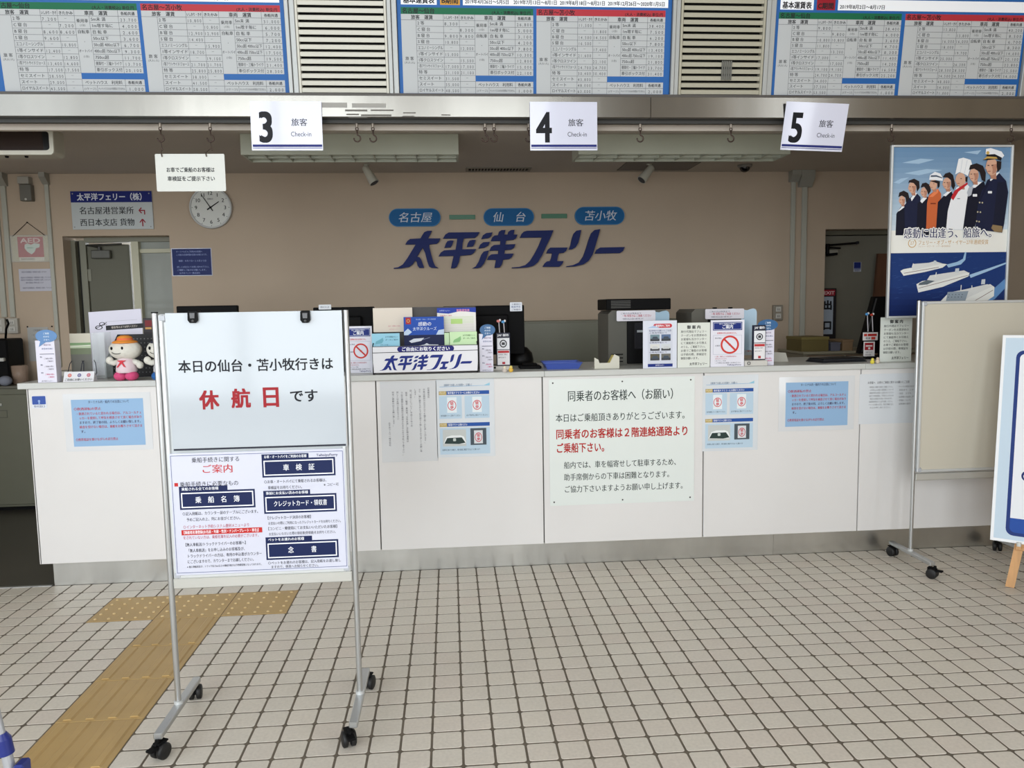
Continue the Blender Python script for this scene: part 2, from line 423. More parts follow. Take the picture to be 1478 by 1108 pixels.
# left doorway: frame, door leaf, side light
fm = M((122, 121, 104), .45); cm = M((186, 184, 160), .45)
b = MB()
b.box(-2.80, -2.768, WY+.12, WY+.2, 0, 1.97, fm); b.box(-2.768, -2.74, WY+.17, WY+.2, 0, 1.97, M((24, 24, 22), .7)); b.box(-2.745, -2.700, WY+.14, WY+.2, 0, 1.97, fm); b.box(-2.70, -2.02, WY+.12, WY+.2, 1.955, 1.99, fm)  # near-black strip in the jamb gap: recess shade painted in, blocks corridor light
b.box(-2.345, -2.292, WY+.10, WY+.2, 0, 1.955, cm); b.box(-2.292, -2.02, WY+.13, WY+.2, 1.87, 1.90, cm)
b.box(-2.292, -2.02, WY+.14, WY+.19, 0.0, .9, cm)
struct('trim_1', b)
b = MB(); b.box(-2.292, -2.02, WY+.155, WY+.165, .9, 1.87, M((150, 154, 146), .5, alpha=.93, noise=.12, scale=3)); b.box(-2.292, -2.02, WY+.155, WY+.165, 1.90, 1.955, M((150, 154, 146), .55)); struct('window_7', b)
d = thing('door_1', None, None, (-2.698, WY+.175, 0), (0, 0, radians(4))); d['kind'] = 'structure'
b = MB(); b.cbox(0, .308, -.02, .02, .01, 1.94, M((96, 95, 80), .5, spec=.3), .003); b.build('door_leaf', d)
b = MB()
for z in (.3, 1.66): b.cyl((-.012, -.022, z), (-.012, -.022, z+.09), .008, ALU, n=10); b.box(-.03, .02, -.026, -.02, z, z+.09, M((120, 119, 102), .5))
b.build('hinge', d)
b = MB(); b.cbox(.04, .18, -.065, -.02, 1.83, 1.895, M((84, 84, 76), .5), .006); b.cyl((.10, -.05, 1.895), (.10, -.05, 1.92), .012, DGREY, n=10)
b.tube([(.10, -.05, 1.915), (.02, -.075, 1.93), (.27, -.06, 1.94)], .007, M((90, 90, 86), .4, .6)); b.build('door_closer', d)
# right doorway
b = MB(); b.box(3.155, 3.20, WY+.12, WY+.2, 0, 1.97, M((96, 94, 80), .5)); b.box(3.20, 3.86, WY+.12, WY+.2, 1.955, 1.99, M((96, 94, 80), .5)); b.box(3.83, 3.86, WY+.12, WY+.2, 0, 1.955, M((96, 94, 80), .5)); struct('trim_2', b)
d = thing('door_2', None, None, (3.20, WY+.15, 0)); d['kind'] = 'structure'
b = MB(); b.cbox(0, .63, 0, .04, .01, 1.95, M((112, 110, 98), .5, noise=.03), .003); b.build('door_leaf', d)
b = MB(); b.cbox(-.03, .12, -.05, 0, 1.80, 1.835, M((150, 150, 140), .4, .5), .004); b.cyl((.02, -.06, 1.80), (.02, -.06, 1.88), .016, BLACK, n=10); b.cyl((-.02, -.07, 1.865), (.27, -.05, 1.885), .008, BLACK, n=8); b.cyl((-.02, -.07, 1.85), (.14, -.04, 1.845), .007, BLACK, n=8); b.cyl((.27, -.06, 1.885), (.30, -.02, 1.89), .013, BLACK, n=8)
b.cyl((.02, -.045, 1.79), (.11, -.045, 1.80), .012, BLACK, n=8); b.build('door_closer', d)
b = MB(); b.cyl((.56, 0, 1.0), (.56, -.05, 1.0), .012, ALU); b.cyl((.56, -.05, 1.0), (.46, -.05, 1.0), .01, ALU); b.build('door_handle', d)

# steel beam over the counter with hook rail
b = MB(); b.box(-4.2, 1.115, -.05, .10, 2.332, 2.43, STEEL); b.box(1.118, XR, -.05, .10, 2.332, 2.43, STEEL)
b.box(-4.2, XR, .02, .05, 2.318, 2.332, DGREY); b.box(-4.2, XR, -.052, -.02, 2.43, 2.442, M((70, 66, 62), .5))
struct('trim_3', b)
# old tape patches on the steel
for k, (x0, y0, x1, y1) in enumerate(((462, 148, 501, 155), (508, 149, 557, 155))):
    X, W_, Z, H = spx(x0, y0, x1, y1, -.0515)
    b = MB(); b.box(0, W_, 0, .0008, 0, H, M((150, 148, 142), .6)); tag(b.build('tape_patch', None, (X, -.0515, Z)), ['grey worn tape strip on the steel beam next to sign 3', 'longer grey worn tape strip on the steel beam below the first louver'][k], 'tape')
b = MB()
for (x0, y0, x1, y1) in ((498, 158, 530, 160.5), (535, 158, 568, 160), (500, 164, 518, 166), (521, 165, 565, 167.5), (503, 168.5, 530, 170), (582, 162, 600, 163.5), (581, 167, 598, 168.5), (637, 165, 650, 166.5)):
    X, W_, Z, H = spx(x0, y0, x1, y1, -.0515); b.box(X, X+W_, -.0506, -.05, Z, Z+H, M((96, 92, 86), .7))
tag(b.build('adhesive_residue'), 'broken dark lines of old adhesive residue on the steel beam', 'residue', kind='stuff')

# ------------------------------------------------------------------ fascia: price boards, louvers, mullions
FT = radians(7.3); FO = (-.03, 2.43)
def floc(x, s=0.0): return (x, FO[0]-s*sin(FT), FO[1]+s*cos(FT))
FR = (FT, 0, 0)
b = MB(); b.box(-4.2, XR, .03, .06, 0, .66, M((120, 120, 116), .6)); b.box(-4.2, XR, -.0, .03, .62, .66, ALU)
o = struct('trim_4', b); o.location = floc(0); o.rotation_euler = FR
n_ = 5
for x0, x1 in ((-2.06, -2.005), (-.650, -.604), (-.172, -.126), (1.216, 1.256), (1.688, 1.738), (3.062, 3.11)):
    b = MB(); w_ = x1-x0
    MUL = M((158, 160, 158), .45, .4); b.cbox(0, w_*.42, -.018, .03, 0, .62, MUL, .002); b.cbox(w_*.45, w_, -.010, .03, 0, .62, MUL, .002)
    o = struct('trim_%d' % n_, b); n_ += 1; o.location = floc(x0); o.rotation_euler = FR
BBLUE = (26, 88, 154)
PAPER = (176, 179, 180)
LAB = ['2 等', 'C 寝 台', 'B 寝 台', 'S 寝 台', 'エコノミーシングル', '1等インサイド', '1等クロスツイン', '1等アウトサイド/フォース', '特 等', 'セミスイート', 'スイート', 'ロイヤルスイート']
VEH = ['5m未 満', '1m増す毎に', '自 転 車', '50cc以下', '50cc超 400cc以下', '400cc超 750cc以下', '750cc超', '側車付・三輪トライク', '牽引ボックス付']
D_ = '－'
TB = [
 ('名古屋〜仙台', (16, 96, 64), ['7,200', D_, '8,600', '9,600', D_, '12,400', D_, '13,400', '17,500', '28,500', '29,000', '43,500'], [D_, '7,200', '8,600', D_, '10,800', D_, '12,800', '14,600', '17,500', D_, D_, D_], ['23,700', '4,000', '2,600', '3,600', '6,700', '9,300', '11,700', '13,700', '20,100'], '1,000'),
 ('名古屋〜苫小牧', (168, 46, 56), ['10,800', D_, '12,900', '14,400', D_, '18,700', D_, '21,700', '25,800', '38,000', '41,500', '58,500'], [D_, '10,800', '12,900', D_, '15,900', D_, '19,100', '21,700', '25,800', D_, D_, D_], ['31,000', '6,000', '5,700', '7,200', '12,400', '17,500', '19,500', '21,400', '28,300'], '2,000'),
 ('名古屋〜仙台', (16, 96, 64), ['8,300', D_, '9,800', '10,800', D_, '15,000', D_, '17,000', '21,100', '31,500', '35,000', '48,500'], [D_, '8,300', '9,800', D_, '12,000', D_, '15,500', '17,000', '21,100', D_, D_, D_], ['26,800', '5,000', '3,100', '4,200', '7,800', '10,300', '12,800', '15,000', '22,100'], '1,000'),
 ('名古屋〜苫小牧', (168, 46, 56), ['11,500', D_, '14,500', '16,500', D_, '21,600', D_, '24,700', '30,400', '43,800', '48,000', '63,000'], [D_, '11,800', '14,500', D_, '17,400', D_, '22,100', '24,700', '30,400', D_, D_, D_], ['38,400', '7,500', '6,200', '7,800', '13,400', '19,100', '21,800', '23,700', '31,400'], '2,000'),
 ('名古屋〜仙台', (16, 96, 64), ['9,800', D_, '10,800', '11,800', D_, '17,000', D_, '19,100', '24,700', '34,000', '37,500', '53,500'], [D_, '9,800', '10,800', D_, '13,200', D_, '17,000', '19,100', '24,700', D_, D_, D_], ['28,400', '6,000', '3,600', '4,700', '8,300', '11,400', '14,200', '16,500', '25,200'], '1,000'),
 ('名古屋〜苫小牧', (168, 46, 56), ['13,800', D_, '16,000', '18,000', D_, '25,000', D_, '28,500', '34,500', '48,000', '54,000', '71,000'], [D_, '13,800', '16,000', D_, '19,700', D_, '26,300', '28,500', '34,500', D_, D_, D_], ['40,200', '8,500', '6,700', '8,300', '14,600', '20,100', '22,800', '25,500', '34,000'], '2,000')]
HD = [('A期間', (90, 140, 90), '2019年4月1日〜4月25日　2019年5月6日〜7月12日　2019年8月22日〜12月25日', WHT), ('B期間', (196, 142, 52), '2019年4月26日〜5月5日　2019年7月13日〜8月1日  2019年8月18日〜8月21日  2019年12月26日〜2020年1月5日', INK), ('C期間', (140, 18, 34), '2019年8月2日〜8月17日', INK)]
def table(s, x0, T):
    """one price table, 0.637 m wide; canvas is metres, y down, board height .60; the table bottom at s = .02"""
    Yb = .60-.018; RH = .0276; W = .636
    def ys(n): return Yb-RH*n
    s.rect(x0, ys(12)-.0262-.030, x0+W, ys(12)-.0262, T[1], 1)
    s.text(T[0], x0+.006, ys(12)-.0262-.028, .026, INK, .02)
    s.text('(大人・消費税込) 単位:円', x0+W-.012, ys(12)-.0262-.019, .017, INK, .02, al='r')
    s.rect(x0, ys(12)-.0262, x0+.352, Yb, PAPER, 1); s.rect(x0+.352, ys(12)-.0262, x0+W, ys(3), PAPER, 1); s.rect(x0+.352, ys(2), x0+W, Yb, PAPER, 1)
    t = .0016; K = (84, 88, 92)
    cx = [0, .071, .202, .278, .352, .418, .548, W]
    def v(x, a, c): s.rect(x0+x-t/2, a, x0+x+t/2, c, K, 2)
    def h(a, c, y): s.rect(x0+a, y-t/2, x0+c, y+t/2, K, 2)
    top = ys(12)-.0262
    v(.071, ys(12), Yb); v(.202, top, Yb); v(.278, top, Yb); v(.352, top, ys(3)); v(.418, ys(12), ys(3)); v(.548, top, ys(3)); v(.548, ys(2), Yb); v(.418, ys(1), Yb); v(.352, ys(2), Yb)
    for n in range(1, 13): h(.071 if n < 12 else 0, .352, ys(n))
    for n in range(4, 13):
        if n in (4, 5, 6, 7, 8, 9, 11): h(.418, W, ys(n))
        else: h(.352, W, ys(n))
    h(.352, W, ys(1))
    B = .018; C = (24, 26, 30)
    s.text('旅客　運賃', x0+.10, top+.003, .021, C, .02, al='c'); s.text('いしかり・きそ', x0+.24, top+.006, .016, C, .02, al='c', maxw=.07); s.text('きたかみ', x0+.315, top+.006, .016, C, .02, al='c')
    s.text('車両　運賃', x0+.45, top+.003, .021, C, .02, al='c'); s.text('各船共通', x0+.592, top+.006, .016, C, .02, al='c')
    s.text('旅 客', x0+.035, ys(6)-.002, B, C, .015, al='c'); s.text('(大人1人)', x0+.035, ys(5)-.008, .012, C, 0, al='c')
    for n, t_ in enumerate(LAB): s.text(t_, x0+.077, ys(12-n)+.004, .0185, C, .012, maxw=.12)
    for n in range(12):
        for c, xx in ((T[2][n], .270), (T[3][n], .344)):
            if c == D_: s.text(D_, x0+xx-.033, ys(12-n)+.005, .014, C, 0, al='c')
            else: s.text(' '.join(c), x0+xx, ys(12-n)+.0055, .0195, C, 0, al='r', maxw=.064)
    for n, t_ in enumerate(VEH):
        s.text(t_, x0+.424, ys(12-n)+.004, .0185, C, .012, maxw=.118); s.text(' '.join(T[4][n]), x0+W-.008, ys(12-n)+.0055, .0195, C, 0, al='r', maxw=.072)
    s.text('乗用車', x0+.385, ys(12)+.012, .018, C, .015, al='c'); s.text('(1台)', x0+.385, ys(11)+.006, .012, C, 0, al='c')
    s.text('自転車', x0+.385, ys(10)+.004, .018, C, .015, al='c'); s.text('・', x0+.385, ys(8)-.006, .014, C, 0, al='c'); s.text('オートバイ', x0+.385, ys(7)+.006, .015, C, .01, al='c', maxw=.062); s.text('(1台)', x0+.385, ys(6)+.004, .012, C, 0, al='c')
    s.text('ペットハウス　利用料', x0+.45, ys(2)+.005, .0185, C, .015, al='c', maxw=.17); s.text('各船共通', x0+.592, ys(2)+.006, .016, C, .02, al='c')
    s.text('(1ケージ)', x0+.385, ys(1)+.008, .013, C, 0, al='c'); s.text('ペットハウスのみの利用はできません', x0+.422, ys(1)+.008, .012, C, .01, maxw=.122); s.text(' '.join(T[5]), x0+W-.008, ys(1)+.0055, .0195, C, 0, al='r')
BL = ['blue framed fare table board above sign 3, leftmost of the three', 'blue framed fare table board between the two louvers above sign 4', 'blue framed fare table board above sign 5 and the crew poster']
for k, (x0, x1, ta, tb_) in enumerate(((-2.004, -.652, .044, .697), (-.124, 1.214, .018, .670), (1.740, 3.060, .016, .672))):
    w = x1-x0; s = Sheet(w, .60, gloss=.16)
    table(s, ta, TB[2*k]); table(s, tb_, TB[2*k+1])
    hy = .60-.018-.0276*12-.0262-.030
    s.rect(.02, hy-.075, .19, hy-.012, WHT, 1); s.text('基本運賃表', .03, hy-.050, .034, INK, .03, fit=.15)
    s.rect(.206, hy-.062, .206+.095, hy-.012, HD[k][1], 1); s.text(HD[k][0], .212, hy-.047, .030, HD[k][3], .03, fit=.082)
    s.rect(.315, hy-.062, w-.02, hy-.012, WHT, 1); s.text(HD[k][2], .325, hy-.040, .0225, INK, .02, maxw=w-.36)
    s.put('fare_board', BL[k], 'board', floc(x0), FR, paper=BBLUE, th=.012, coat=0.0, rough=.5)
def louver(x0, x1, label, tone=(196, 194, 182)):
    o = thing('ventilation_louver', label, 'louver', floc(x0), FR); w = x1-x0; H = .62
    lm = M(tone, .5)
    b = MB(); b.cbox(0, .012, -.014, .03, .0, H, lm, .002); b.cbox(w-.012, w, -.014, .03, 0, H, lm, .002); b.cbox(.012, w-.012, -.012, .03, 0, .012, lm, .002); b.box(.012, w-.012, -.012, .03, H-.012, H, lm); b.build('frame', o)
    b = MB(); b.box(.001, w-.001, .029, .031, 0, H, M((6, 6, 6), .9)); b.build('backing', o)
    b = MB(); b.add([(0, -.010, 0), (w-.026, -.010, 0), (w-.026, -.012, .019), (0, -.012, .019), (0, -.005, 0.0), (w-.026, -.005, 0), (w-.026, .016, .027), (0, .016, .027)], [(0, 1, 2, 3), (3, 2, 6, 7), (0, 4, 5, 1), (4, 7, 6, 5), (0, 3, 7, 4), (1, 5, 6, 2)], lm)
    me = b.build('slat', mesh_only=True)
    for k in range(18): link('slat', me, o, (.013, 0, .018+k*.0325))
    return o
louver(-.602, -.174, 'cream slatted ventilation louver between the first and second fare boards')
lv = louver(1.258, 1.686, 'cream slatted ventilation louver with a taped repair between fare boards two and three', (160, 156, 138))
b = MB()
for k in range(5): b.box(.215+k*.011, .223+k*.011, -.016, -.013, .085-.0*k, .175, M((92, 92, 86), .6))
b.build('repair_strap', lv)

# ------------------------------------------------------------------ counter
ct = thing('reception_counter', 'long white panelled reception counter with a stainless steel kick plate', 'counter')
seams = [-2.02, -1.155, -.298, .567, 1.435, 2.308, 3.175, 3.89]
for a, c in zip(seams[:-1], seams[1:]):
    b = MB(); b.cbox(a+.003, c-.003, .06, .078, .137, 1.034, WHITEP, .0012); b.build('panel', ct)
b = MB(); b.box(-2.01, 3.89, .078, .62, .137, 1.03, M((80, 78, 74), .7)); b.box(-2.02, -2.012, .06, .62, .137, 1.034, WHITEP)
b.box(-1.99, 3.89, .14, .60, 0, .137, M((50, 50, 50), .7)); b.build('body', ct)
kx = [-1.99, -.9, 1.86, 3.89]
for a, c in zip(kx[:-1], kx[1:]):
    b = MB(); b.box(a+.0005, c-.0005, .125, .14, 0, .1365, BRUSH); b.build('kick_plate', ct)
b = MB(); tk = M((196, 198, 194), .35, noise=.05, scale=3)
for a, c in ((-2.055, .577), (.578, 2.325), (2.326, 3.895)): b.cbox(a, c, .045, .66, 1.035, 1.065, tk, .002)
tag(b.build('countertop'), 'pale grey laminate countertop running along the reception counter', 'countertop')
ZT = 1.0652
b = MB(); b.box(-3.74, -2.0, .118, .135, -.004, .004, ALU); struct('trim_20', b)
# ------------------------------------------------------------------ sheets fixed to the counter front (plane y = .06)
CF = .0585
def on_counter(s, x, z, name, label, cat, **k):
    return s.put(name, label, cat, (x, CF, z), **k)
MF = M((150, 150, 148), .4, .6)
# large white board with the notice to fellow passengers
x, w, z, h = spx(793, 545, 1002, 726, CF)
s = Sheet(w, h, 209, 182, gloss=.25)
G = (30, 46, 44)
s.text('同乗者のお客様へ（お願い）', 26, 16, 16.5, G, .012, fit=160, L=1)
s.text('本日はご乗船頂きありがとうございます。', 9, 49, 12.5, G, .010, fit=192, L=1)
s.text('同乗者のお客様は２階連絡通路より', 9, 71, 15, (176, 38, 34), .022, fit=192, L=1)
s.text('ご乗船下さい。', 9, 91, 15, (176, 38, 34), .022, fit=76, L=1)
for k, (t_, f_) in enumerate((('船内では、車を幅寄せして駐車するため、', 168), ('助手席側からの下車は困難となります。', 158), ('ご協力下さいますようお願い申し上げます。', 178))):
    s.text(t_, 20, 118+17.5*k, 11, G, .010, fit=f_, L=1)
o = on_counter(s, x, z, 'notice_board', 'large white screwed board with black and red text asking fellow passengers, on the counter front', 'sign', paper=(224, 230, 226), th=.0015)
o.location.y = CF-.0015
for px, pz in ((.02, .02), (.5, .02), (.98, .02), (.02, .98), (.5, .98), (.98, .98)):
    b = MB(); b.lathe([(0, -.004), (.003, -.0035), (.0045, 0)], DGREY, n=10, axis='y'); b.build('screw', o, (.006+px*(w-.012), 0, .006+pz*(h-.012)))

# two identical blue warning notices
def blue_notice(u0, v0, u1, v1, label):
    x, w, z, h = spx(u0, v0, u1, v1, CF)
    s = Sheet(w, h, 106, 78, gloss=.12)
    s.rect(9.5, 8, 97, 71.5, (146, 180, 214), 1)
    s.text('ターミナル内・船内での注意について', 30, 9.5, 4.2, (50, 52, 80), .02, fit=50)
    R_ = (168, 56, 70); N_ = (66, 50, 84)
    s.text('◇飲酒運転の禁止', 12, 18.5, 4.2, R_, .03)
    for k, (t_, c_) in enumerate((('・飲酒されていると思われる場合は、アルコールチェ', R_), ('　ッカーを使用して呼気を検査させて頂く場合があり', R_), ('　ますので、終了後の回、よろしくお願い致します。', N_), ('　検査を受けない場合は、乗船をお断りさせて頂きま', R_), ('　す。', N_))):
        s.text(t_, 14.5, 25+6*k, 4.2, c_, .03, fit=None if len(t_) < 5 else 80)
    s.text('◇携帯電話を掛けながらの走行禁止', 12, 60, 4.2, R_, .03, fit=52)
    o = on_counter(s, x, z, 'warning_notice', label, 'notice', paper=(216, 218, 220), th=.0006, coat=.35)
    return o
blue_notice(93, 567, 219, 650, 'laminated light blue warning notice at the left end of the counter front')
blue_notice(1124, 543, 1233, 621, 'laminated light blue warning notice on the counter front near the empty whiteboard')
# two identical guides with photos of window tags
def tag_guide(u0, v0, u1, v1, label):
    x, w, z, h = spx(u0, v0, u1, v1, CF)
    s = Sheet(w, h, 80, 110, gloss=.1)
    LB = (186, 208, 224)
    s.text('自動車でお越しのお客様へ（お願い）', 11, 9.5, 3.6, (80, 110, 140), .01, fit=40); s.line(5, 13.6, 74, 12.6, .5, (120, 170, 210)); s.poly([(66, 12.5), (74, 9), (74, 12.5)], (150, 200, 220))
    for y in (19.5, 63):
        s.rect(4, y, 73, y+5, (40, 84, 160)); s.rrect(4, y, 14.5, y+5, 1.5, (190, 168, 100), 2); s.text('チェック', 5, y+.7, 2.9, WHT, .02, L=3, fit=8); s.text('助手席ドアミラーにお掛けください', 16, y+.8, 3.4, WHT, .03, fit=44 if y < 30 else 26, L=2)
    s.rect(4, 26, 35, 57, LB); s.rect(39, 26, 73, 57, LB)
    for cx in (21.5, 56):
        s.rect(cx-6.5, 28, cx+6.5, 49, (226, 234, 238), 2)
        s.ring(cx, 39, 5.0, 5.9, (206, 70, 80), 3, n=24, ky=1.15); s.text('徒', cx, 33.6, 5, (206, 70, 80), .03, al='c', L=3); s.text('歩', cx, 39, 5, (206, 70, 80), .03, al='c', L=3)
    s.text('助手席側ミラーに掛けてください', 6, 51.5, 2.8, (60, 80, 100), .01, fit=27); s.text('必ず車内に掛けてください', 41, 51.5, 2.8, (60, 80, 100), .01, fit=30)
    s.rect(4, 70, 73, 106, LB)
    s.rect(8, 72, 40, 95, (196, 200, 198), 2); s.poly([(9, 91), (13, 82), (20, 80), (32, 80), (37, 82), (40, 90), (38, 92)], (232, 236, 236), 3); s.poly([(10, 91), (14, 83.5), (34, 83), (39, 90.5), (30, 92)], (46, 62, 60), 4); s.rrect(22, 84, 26, 88, 1, (196, 204, 200), 5)
    s.rect(46, 71, 68, 94, (74, 84, 92), 2); s.rect(51, 74, 63, 92, (214, 218, 222), 3); s.ring(57, 83.5, 4.2, 5, (196, 60, 76), 4, n=24, ky=1.3); s.text('徒', 57, 78.5, 4.4, (196, 60, 76), .03, al='c', L=4); s.text('歩', 57, 83.5, 4.4, (196, 60, 76), .03, al='c', L=4)
    s.text('◎車内に掛けた状態で、車を係員に確認できるように願います', 7, 98.5, 2.8, (60, 80, 100), .01, fit=52)
    return on_counter(s, x, z, 'tag_guide', label, 'notice', paper=(214, 219, 223), th=.0006, coat=.4)
tag_guide(630, 543, 714, 659, 'laminated guide with red round tags next to the vertical text sheet')
tag_guide(1014, 541, 1094, 650, 'laminated guide with red round tags right of the large screwed board')
# vertical text sheet
x, w, z, h = spx(550, 550, 631, 666, CF)
s = Sheet(w, h, 81, 116, gloss=.1)
for k, (t_, y) in enumerate((('お客様各位', 9), ('平素は格別のお引き立てを賜り厚くお礼申し上げます。', 11), ('さて、誠に勝手ながら下記の通りと致しますので宜しくお願い致', 11), ('します。', 11), ('記（取扱いについて）平成三十年十月', 12), ('旅客・二輪車・乗用車（五米未満）全区間の運賃は', 15), ('下記の期間は各種割引が適用されませんので予めご了承下さい。', 15), ('詳しくはお問い合わせ下さい', 14), ('何卒ご理解のほどお願い致します。', 14), ('太平洋フェリー株式会社', 58))):
    s.text(t_, 68-6.4*k, y, 3.1, (86, 88, 96), .01, vert=True, L=1)
on_counter(s, x, z, 'letter_sheet', 'laminated white letter with vertical Japanese text on the counter front', 'notice', paper=(210, 212, 214), th=.0006, coat=.45)
# grey sheet with small print near whiteboard
x, w, z, h = spx(1240, 539, 1318, 611, CF)
s = Sheet(w+.03, h, 88, 72, gloss=.2)
s.text('お客様へ　お車のご乗船に関するお願いとご注意', 12, 10.5, 4, (84, 86, 92), .02, fit=62, L=1)
for k, t_ in enumerate(('・車検証に記載の全長をご確認ください。', '・お申込み後の変更について', '・積載物等は係員へお知らせください', '・船内での車両損傷は、不可抗力によるものの', '　場合は責任を負いかねます。', '・乗船開始時刻までに必ずお越しください。', '・ペットをお連れの方は、所定の用紙に記入', '　の上お申し出ください。')):
    s.text(t_, 13, 17.5+4.2*k, 3, (104, 106, 112), .005, maxw=38, L=1)
for k, t_ in enumerate(('・キャンセル料金は次の通り', '　前日まで　１０％', '・当日　３０％', '・出港後の払戻し不可', '・学割について', '　証明書の提示')):
    s.text(t_, 56, 17.5+5*k, 3, (104, 106, 112), .005, maxw=28, L=1)
on_counter(s, x, z, 'small_print_sheet', 'pale sheet of small print on the counter front partly behind the empty whiteboard', 'notice', paper=(216, 220, 224), th=.0006)
# small blue sticker, left end
x, w, z, h = spx(46, 571, 67, 589, CF)
s = Sheet(w, h, 22, 20, gloss=.3); s.rrect(.5, .5, 21, 14, 1.5, (58, 86, 162)); s.disc(11, 8.5, 1.8, (150, 176, 220), 2); s.poly([(10.2, 9), (11.8, 9), (12.3, 13), (9.7, 13)], (150, 176, 220), 2); s.text('受付窓口', 2.5, 15, 4, (60, 70, 110), .02, fit=17)
on_counter(s, x, z, 'sticker', 'small blue and white sticker at the far left of the counter front', 'sticker', paper=(222, 226, 234), th=.0004)

# ------------------------------------------------------------------ numbered signs taped on the beam
def num_sign(u0, v0, u1, v1, num, label, ry=0.0, rx=0.0):
    x, w, z, h = spx(u0, v0, u1, v1, -.058)
    s = Sheet(w, h, 100, 70, gloss=.22)
    s.text(num, 21, 4.5, 60, (16, 18, 24), .028, al='c', sx=.76, res=6)
    s.text('旅客', 68, 24, 11.5, (36, 38, 48), .012, al='c'); s.text('Check-in', 70, 41.5, 9.5, (44, 46, 58), 0.0, al='c', sx=.85)
    s.rect(1.5, 61.5, 99, 65, (36, 44, 110)); s.rect(1.5, 66.2, 99, 67.2, (36, 44, 110))
    # laminate film with gentle waves
    o = s.put('counter_sign', label, 'sign', (x, -.058+.036*(rx > 0), z+.004*(rx > 0)), (rx, ry, 0), paper=(204, 206, 222), th=.0006, coat=.7, group=None)
    return o
num_sign(362, 146, 465, 217, '3', 'white laminated sign with number three on the steel beam, first of the numbered signs')
num_sign(765, 147, 862, 217, '4', 'white laminated sign with number four, below the middle fare board')
num_sign(1131, 147, 1221, 215, '5', 'white laminated slanting sign with number five, nearest the crew poster', radians(2), radians(12))

# ------------------------------------------------------------------ hooks on the beam rail
HY = .035
def hook(u, label, top=None):
    X, _ = PX(u, 180, HY)
    o = thing('s_hook', label, 'hook', (X, HY, 2.318))
    b = MB(); b.cyl((0, 0, 0), (0, 0, -.018), .007, M((150, 140, 128), .4, .5), n=8); b.tube([(.007*cos(radians(a)), 0, -.026+.008*sin(radians(a))) for a in range(0, 360, 30)], .0026, HOOKM, n=6, closed=True)
    b.build('eye_screw', o)
    b = MB(); b.tube([(0, 0, -.030), (.001, 0, -.054)]+arc(.0, -.072, .016, 80, -190, 14), .0036, HOOKM, n=7); b.build('hook', o)
    return o, X
HK = [(231, 'rusty hook holding the wire of the small hanging board, nearer the clock side door sign'), (303, 'rusty hook holding the small hanging board above the clock'), (515, 'first of two free hooks over the fluorescent fixture of sign 3'), (538, 'second of two free hooks over the fluorescent fixture of sign 3'),
      (700, 'first of three close free hooks before sign 4'), (713, 'middle of three close free hooks just before sign 4'), (763, 'hook partly behind sign 4'), (924, 'free hook right after sign 4'), (1055, 'lone free hook midway between signs 4 and 5'), (1287, 'hook above the left corner of the crew poster'), (1460, 'hook above the right corner of the crew poster')]
HX = {}
for u, l in HK: HX[u] = hook(u, l)[1]
# small hanging board
x, w, z, h = spx(225, 222, 325, 276, HY)
s = Sheet(w, h, 100, 55, gloss=.35)
s.text('お車でご乗船のお客様は', 15, 19.5, 7.6, (30, 32, 34), .022, fit=70); s.text('車検証をご提示下さい', 16, 32.5, 7.6, (30, 32, 34), .022, fit=69)
o = s.put('hanging_board', 'small white hanging board asking drivers to show papers, in front of the clock', 'sign', (x, HY, z), paper=(208, 210, 204), th=.004, r=.006)
for u, cx in ((231, .027), (303, .238)):
    b = MB()
    b.tube([(HX[u]-x, 0, 2.318-.088-z), (HX[u]-x+.002, .001, h+.03), (cx+.003, .001, h+.004)], .0014, HOOKM, n=6)
    b.tube([(cx+.004, -.004, h+.006), (cx+.008, -.004, h-.014)], .003, M((96, 84, 76), .4, .5), n=6)
    b.tube([(HX[u]-x+.002+.005*cos(a*pi/5), 0, h+.022+.007*sin(a*pi/5)) for a in range(10)], .0012, HOOKM, n=5, closed=True)
    b.build('hanging_wire', o)

# ------------------------------------------------------------------ crew and ships poster
PY = .085
PXL, PXR, PZT = PX(1286, 210, PY)[0], PX(1462, 210, PY)[0], PX(1374, 209.5, PY)[1]
pw = PXR-PXL; pz0 = PX(1290, 459, PY)[1]; ph = PZT-pz0
CHH = ph/pw*1000; s = Sheet(pw, ph, 1000, CHH, gloss=.18)
def fx(x, y):
    """from reading coordinates on the zoomed photograph to the flat sheet"""
    xl = 118-.036*(y-75); xr = 1366-.045*(y-75)
    return (x-xl)/(xr-xl)*1000, (y-62)/7.106/177*1000
nb = 16
for k in range(nb):
    t = k/(nb-1); c = tuple(int(a+(b_-a)*t**1.2) for a, b_ in zip((104, 138, 172), (198, 212, 222)))
    s.rect(12, 12+k*640/nb, 988, 12+(k+1)*640/nb+1, c, 1)
s.rect(12, 652, 988, 960, (232, 232, 226), 1)
s.fx = fx
for pts in (((230, 230), (420, 190), (560, 200), (400, 240)), ((250, 330), (480, 290), (640, 300), (400, 350)), ((860, 130), (1040, 110), (1000, 150)), ((140, 420), (220, 380), (300, 370), (200, 430))):
    s.poly(pts, (160, 188, 212), 2)
SK = (208, 164, 140); SK2 = (178, 128, 106); DN = (20, 23, 40); DN2 = (27, 33, 60); HR = (36, 28, 30); WS = (232, 234, 238)
